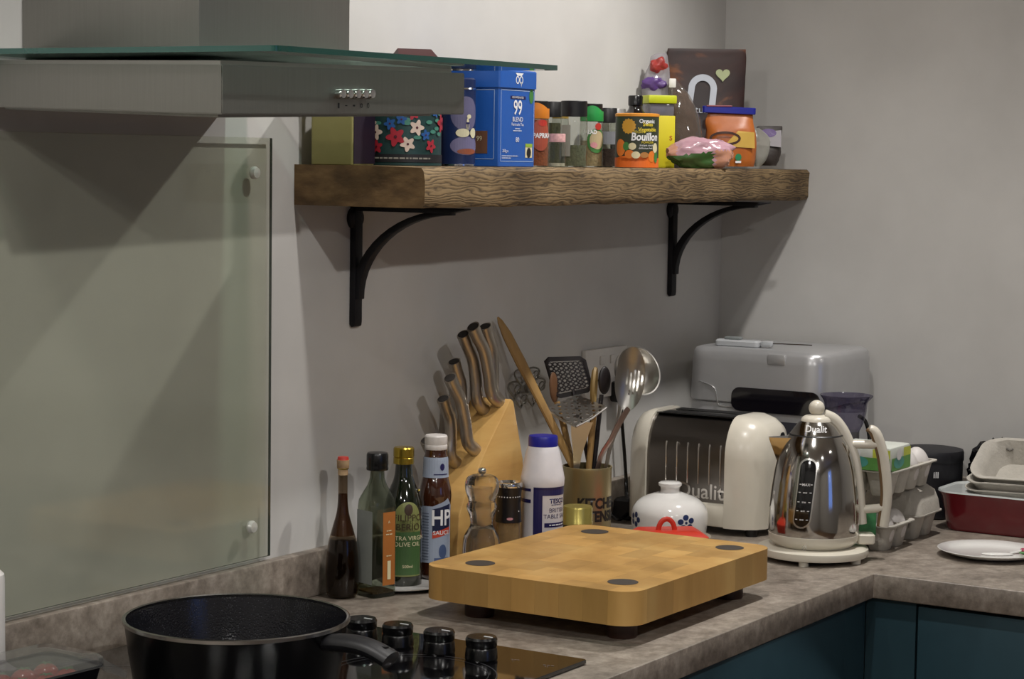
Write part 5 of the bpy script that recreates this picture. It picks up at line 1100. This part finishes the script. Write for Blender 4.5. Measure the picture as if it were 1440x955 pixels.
A, t = bag('cocoa_pouch', 989, -.062, [(939, 1046, 232, .9), (937, 1045, 205, 1), (937, 1044, 170, .75), (935, 1045, 120, .35), (934, 1046, 85, .15), (935, 1045, 73, .1), (936, 1045, 69, .05)], 'large upright brown pouch with white arch letter and cream heart', COCOA, .022, .10, 4)
fd = lambda lev: (lambda u, v: (u, -.0014-.0205*max(.05, min(1, 1-(v-A.z(210))/(A.z(80)-A.z(210))*.92))-.0006*lev-.0012, v))
m_, z_ = A.m, A.z
def arch2():
    pts = []; 
    for k in range(17): a = PI*k/16; pts.append((m_(-4)+m_(20)*math.cos(a), z_(125)+m_(20)*math.sin(a)))
    inn = [(m_(-4)+m_(11)*math.cos(PI*k/16), z_(125)+m_(11)*math.sin(PI*k/16)) for k in range(17)]
    o = [(pts[0][0]-m_(2), z_(148))]+pts+[(pts[-1][0]-m_(3), z_(148))]; i_ = [(inn[0][0]-m_(2), z_(148))]+inn+[(inn[-1][0]-m_(3), z_(148))]
    bm = bmesh.new(); a_ = [bm.verts.new((x, y, 0)) for x, y in o]; b_ = [bm.verts.new((x, y, 0)) for x, y in i_]
    for k in range(len(o)-1): bm.faces.new((a_[k], a_[k+1], b_[k+1], b_[k]))
    return bm
lay('logo', arch2(), mat('print_silver_white', '#b9bec6', .5), t, fd(1))
hpts = []
for k in range(30):
    a = 2*PI*k/30; hpts.append((m_(24)+m_(.62)*16*math.sin(a)**3, z_(105)+m_(.62)*(13*math.cos(a)-5*math.cos(2*a)-2*math.cos(3*a)-math.cos(4*a))))
lay('heart', p2(hpts), mat('print_sage', '#a3ab80', .5), t, fd(1))
lay('lettering', t2('naturya', m_(14), m_(-6), z_(155)), MATS['print_silver_white'], t, fd(1))
FOIL = glass('clear_bag', '#e2e0e3', .08, .38, '#c4c0c4')
A, t = bag('seed_bag', 923, -.032, [(903, 948, 232, .9), (901, 948, 190, 1), (902, 947, 150, .9), (899, 944, 128, .7), (903, 940, 108, .5), (910, 938, 92, .35), (912, 936, 80, .2), (922, 934, 75, .1)], 'clear plastic bag with purple band and red tip behind the yellow tub', FOIL, .020, .22, 9)
put('purple_band', fin(xf(blob(A.m(17), .013, A.m(11), 4, .32, 1.7, 2), Matrix.Translation((A.m(-5), -.005, A.z(118))))), mat('purple_film', '#563a78', .4, bump=.3), t)
put('red_tip', fin(xf(blob(A.m(12), .009, A.m(11), 4, .35, 1.6, 5), Matrix.Translation((A.m(0), -.004, A.z(93))))), mat('red_film', '#9c3530', .4, bump=.3), t)
put('contents', fin(xf(blob(A.m(20), .015, A.m(38), 3, .08, 3, 5, -A.m(38)), Matrix.Translation((A.m(1), 0, A.z(190))))), mat('pale_grain', '#a8a09a', .8), t)
A, t = bag('nut_bag', 957, -.078, [(938, 986, 232, .9), (937, 987, 205, 1), (938, 985, 180, .95), (937, 978, 155, .75), (938, 966, 132, .5), (937, 952, 116, .3), (938, 948, 111, .2)], 'clear bag of brown nuts leaning on the cocoa pouch', glass('nut_bag_film', '#e4e0dc', .06, .12, '#b3a89e'), .018, .25, 13)
put('nuts', fin(xf(blob(A.m(21), .0135, A.m(56), 4, .10, 9, 3, -A.m(48)), Matrix.Translation((A.m(2), 0, A.z(183))) @ Matrix.Rotation(-.12, 4, 'Y'))), mat('nut_brown', '#4d382b', .7, var=.3, scale=120, bump=.5), t)
put('clip', fin(box(A.m(10), .01, A.m(13), A.m(-14), -.002, A.z(124), .002)), WHITE, t)
A, t = bag('purple_pouch', 1081, -.142, [(1071, 1091, 233, .8), (1067, 1096, 222, 1), (1065, 1097, 205, .8), (1063, 1098, 190, .45), (1062, 1099, 180, .15), (1066, 1098, 177, .08)], 'crumpled dark pouch with purple and white top at the corner end of the shelf', mat('pouch_dark', '#3a332f', .5, bump=.3), .016, .25, 21)
fp = lambda lev: (lambda u, v: (u, -.0165*max(.12, 1-(v-A.z(212))/(A.z(178)-A.z(212))*.9)-.0022-.0004*lev, v))
lay('white_print', p2([(A.m(-15), A.z(204)), (A.m(15), A.z(207)), (A.m(16), A.z(183)), (A.m(-16), A.z(186))]), mat('film_grey', '#8f8a8e', .4), t, fp(1))
lay('purple_print', e2(A.m(-2), A.z(187), A.m(11), A.m(6), 16), MATS['purple_film'], t, fp(2))
A, t = bag('zip_bag', 1068, -.166, [(1061, 1070, 234, .6), (1058, 1078, 222, 1), (1056, 1082, 208, .8), (1057, 1080, 192, .4), (1057, 1066, 180, .15)], 'small frosted clear bag between the orange bag and the dark pouch', glass('frosted_bag', '#dcdcd6', .15, .5, '#aaa9a0'), .010, .25, 31)
ORB = ramp_mat('pouch_orange', [(.3, '#8a4318'), (.6, '#b5662a'), (.8, '#c9883c')], scale=12, rough=.35, bump=.25)
A, t = bag('orange_bag', 1025, -.128, [(992, 1060, 234, .85), (988, 1062, 224, 1), (990, 1063, 205, 1), (992, 1062, 188, .85), (990, 1058, 172, .45), (994, 1057, 160, .15), (995, 1056, 153, .1)], 'orange foil food bag closed with a blue clip', ORB, .022, .12, 17)
clp = put('clip', fin(xf(rbox(A.m(75), .013, .005, [(0, .001), (.001, 0), (.011, 0), (.012, .001)]), Matrix.Translation((A.m(-2), -.002, A.z(160))) @ Matrix.Rotation(.03, 4, 'Y'))), mat('clip_blue', '#1d2488', .35), t)
put('clip_bar', fin(xf(box(A.m(36), .004, .0025, 0, 0, 0, .0008), Matrix.Translation((A.m(-16), -.0075, A.z(150.5))))), mat('clip_pink', '#8a4a52', .4), clp)
fo = lambda lev: (lambda u, v: (u, -.0222*max(.2, min(1, 1.35-(v-A.z(205))/(A.z(150)-A.z(205))*1.0))*(1-.25*(u/A.m(40))**2)-.0016-.0004*lev, v))
lay('yellow_panel', p2([(A.m(-10), A.z(206)), (A.m(34), A.z(208)), (A.m(33), A.z(186)), (A.m(10), A.z(184))]), mat('panel_yellow', '#c7a24a', .45), t, fo(1))
lay('brown_swirl', ring2(A.m(-8), A.z(195), A.m(22), A.m(10), A.m(3.5), 24), mat('print_dark_brown', '#3d2014', .5), t, fo(2))
lay('green_mark', e2(A.m(11), A.z(221), A.m(4.5), A.m(5), 14), mat('print_forest', '#1f7a4c', .5), t, fo(2)); lay('white_mark', r2(A.m(7), A.m(15), A.z(229), A.z(226)), PRW, t, fo(2))
# bag lying in front
A = S(984, -.152); t = thing('lentil_bag', A.L, 'shiny pink and green food bag lying at the front of the shelf', 'bag')
bm = blob(A.m(46), .019, A.m(22), 4, .22, 2.2, 8)
for v in bm.verts: v.co.z = max(v.co.z+A.m(21), .0003); v.co.y = max(v.co.y, -.021)
LB = put('pouch', fin(bm, 30), [mat('film_pink', '#b08a94', .18, coat=.6, var=.15, scale=18, bump=.4, bscale=50), mat('film_green', '#3a5a2c', .25, coat=.5, var=.15), mat('film_peach', '#b5836a', .2, coat=.6, var=.15, scale=20, bump=.3)], t)
for p in LB.data.polygons:
    c = p.center
    if c.z < A.m(22)+c.x*.12 and c.x < A.m(18) : p.material_index = 1
    elif c.x > A.m(20) and c.z < A.m(26) or c.x < A.m(-34): p.material_index = 2
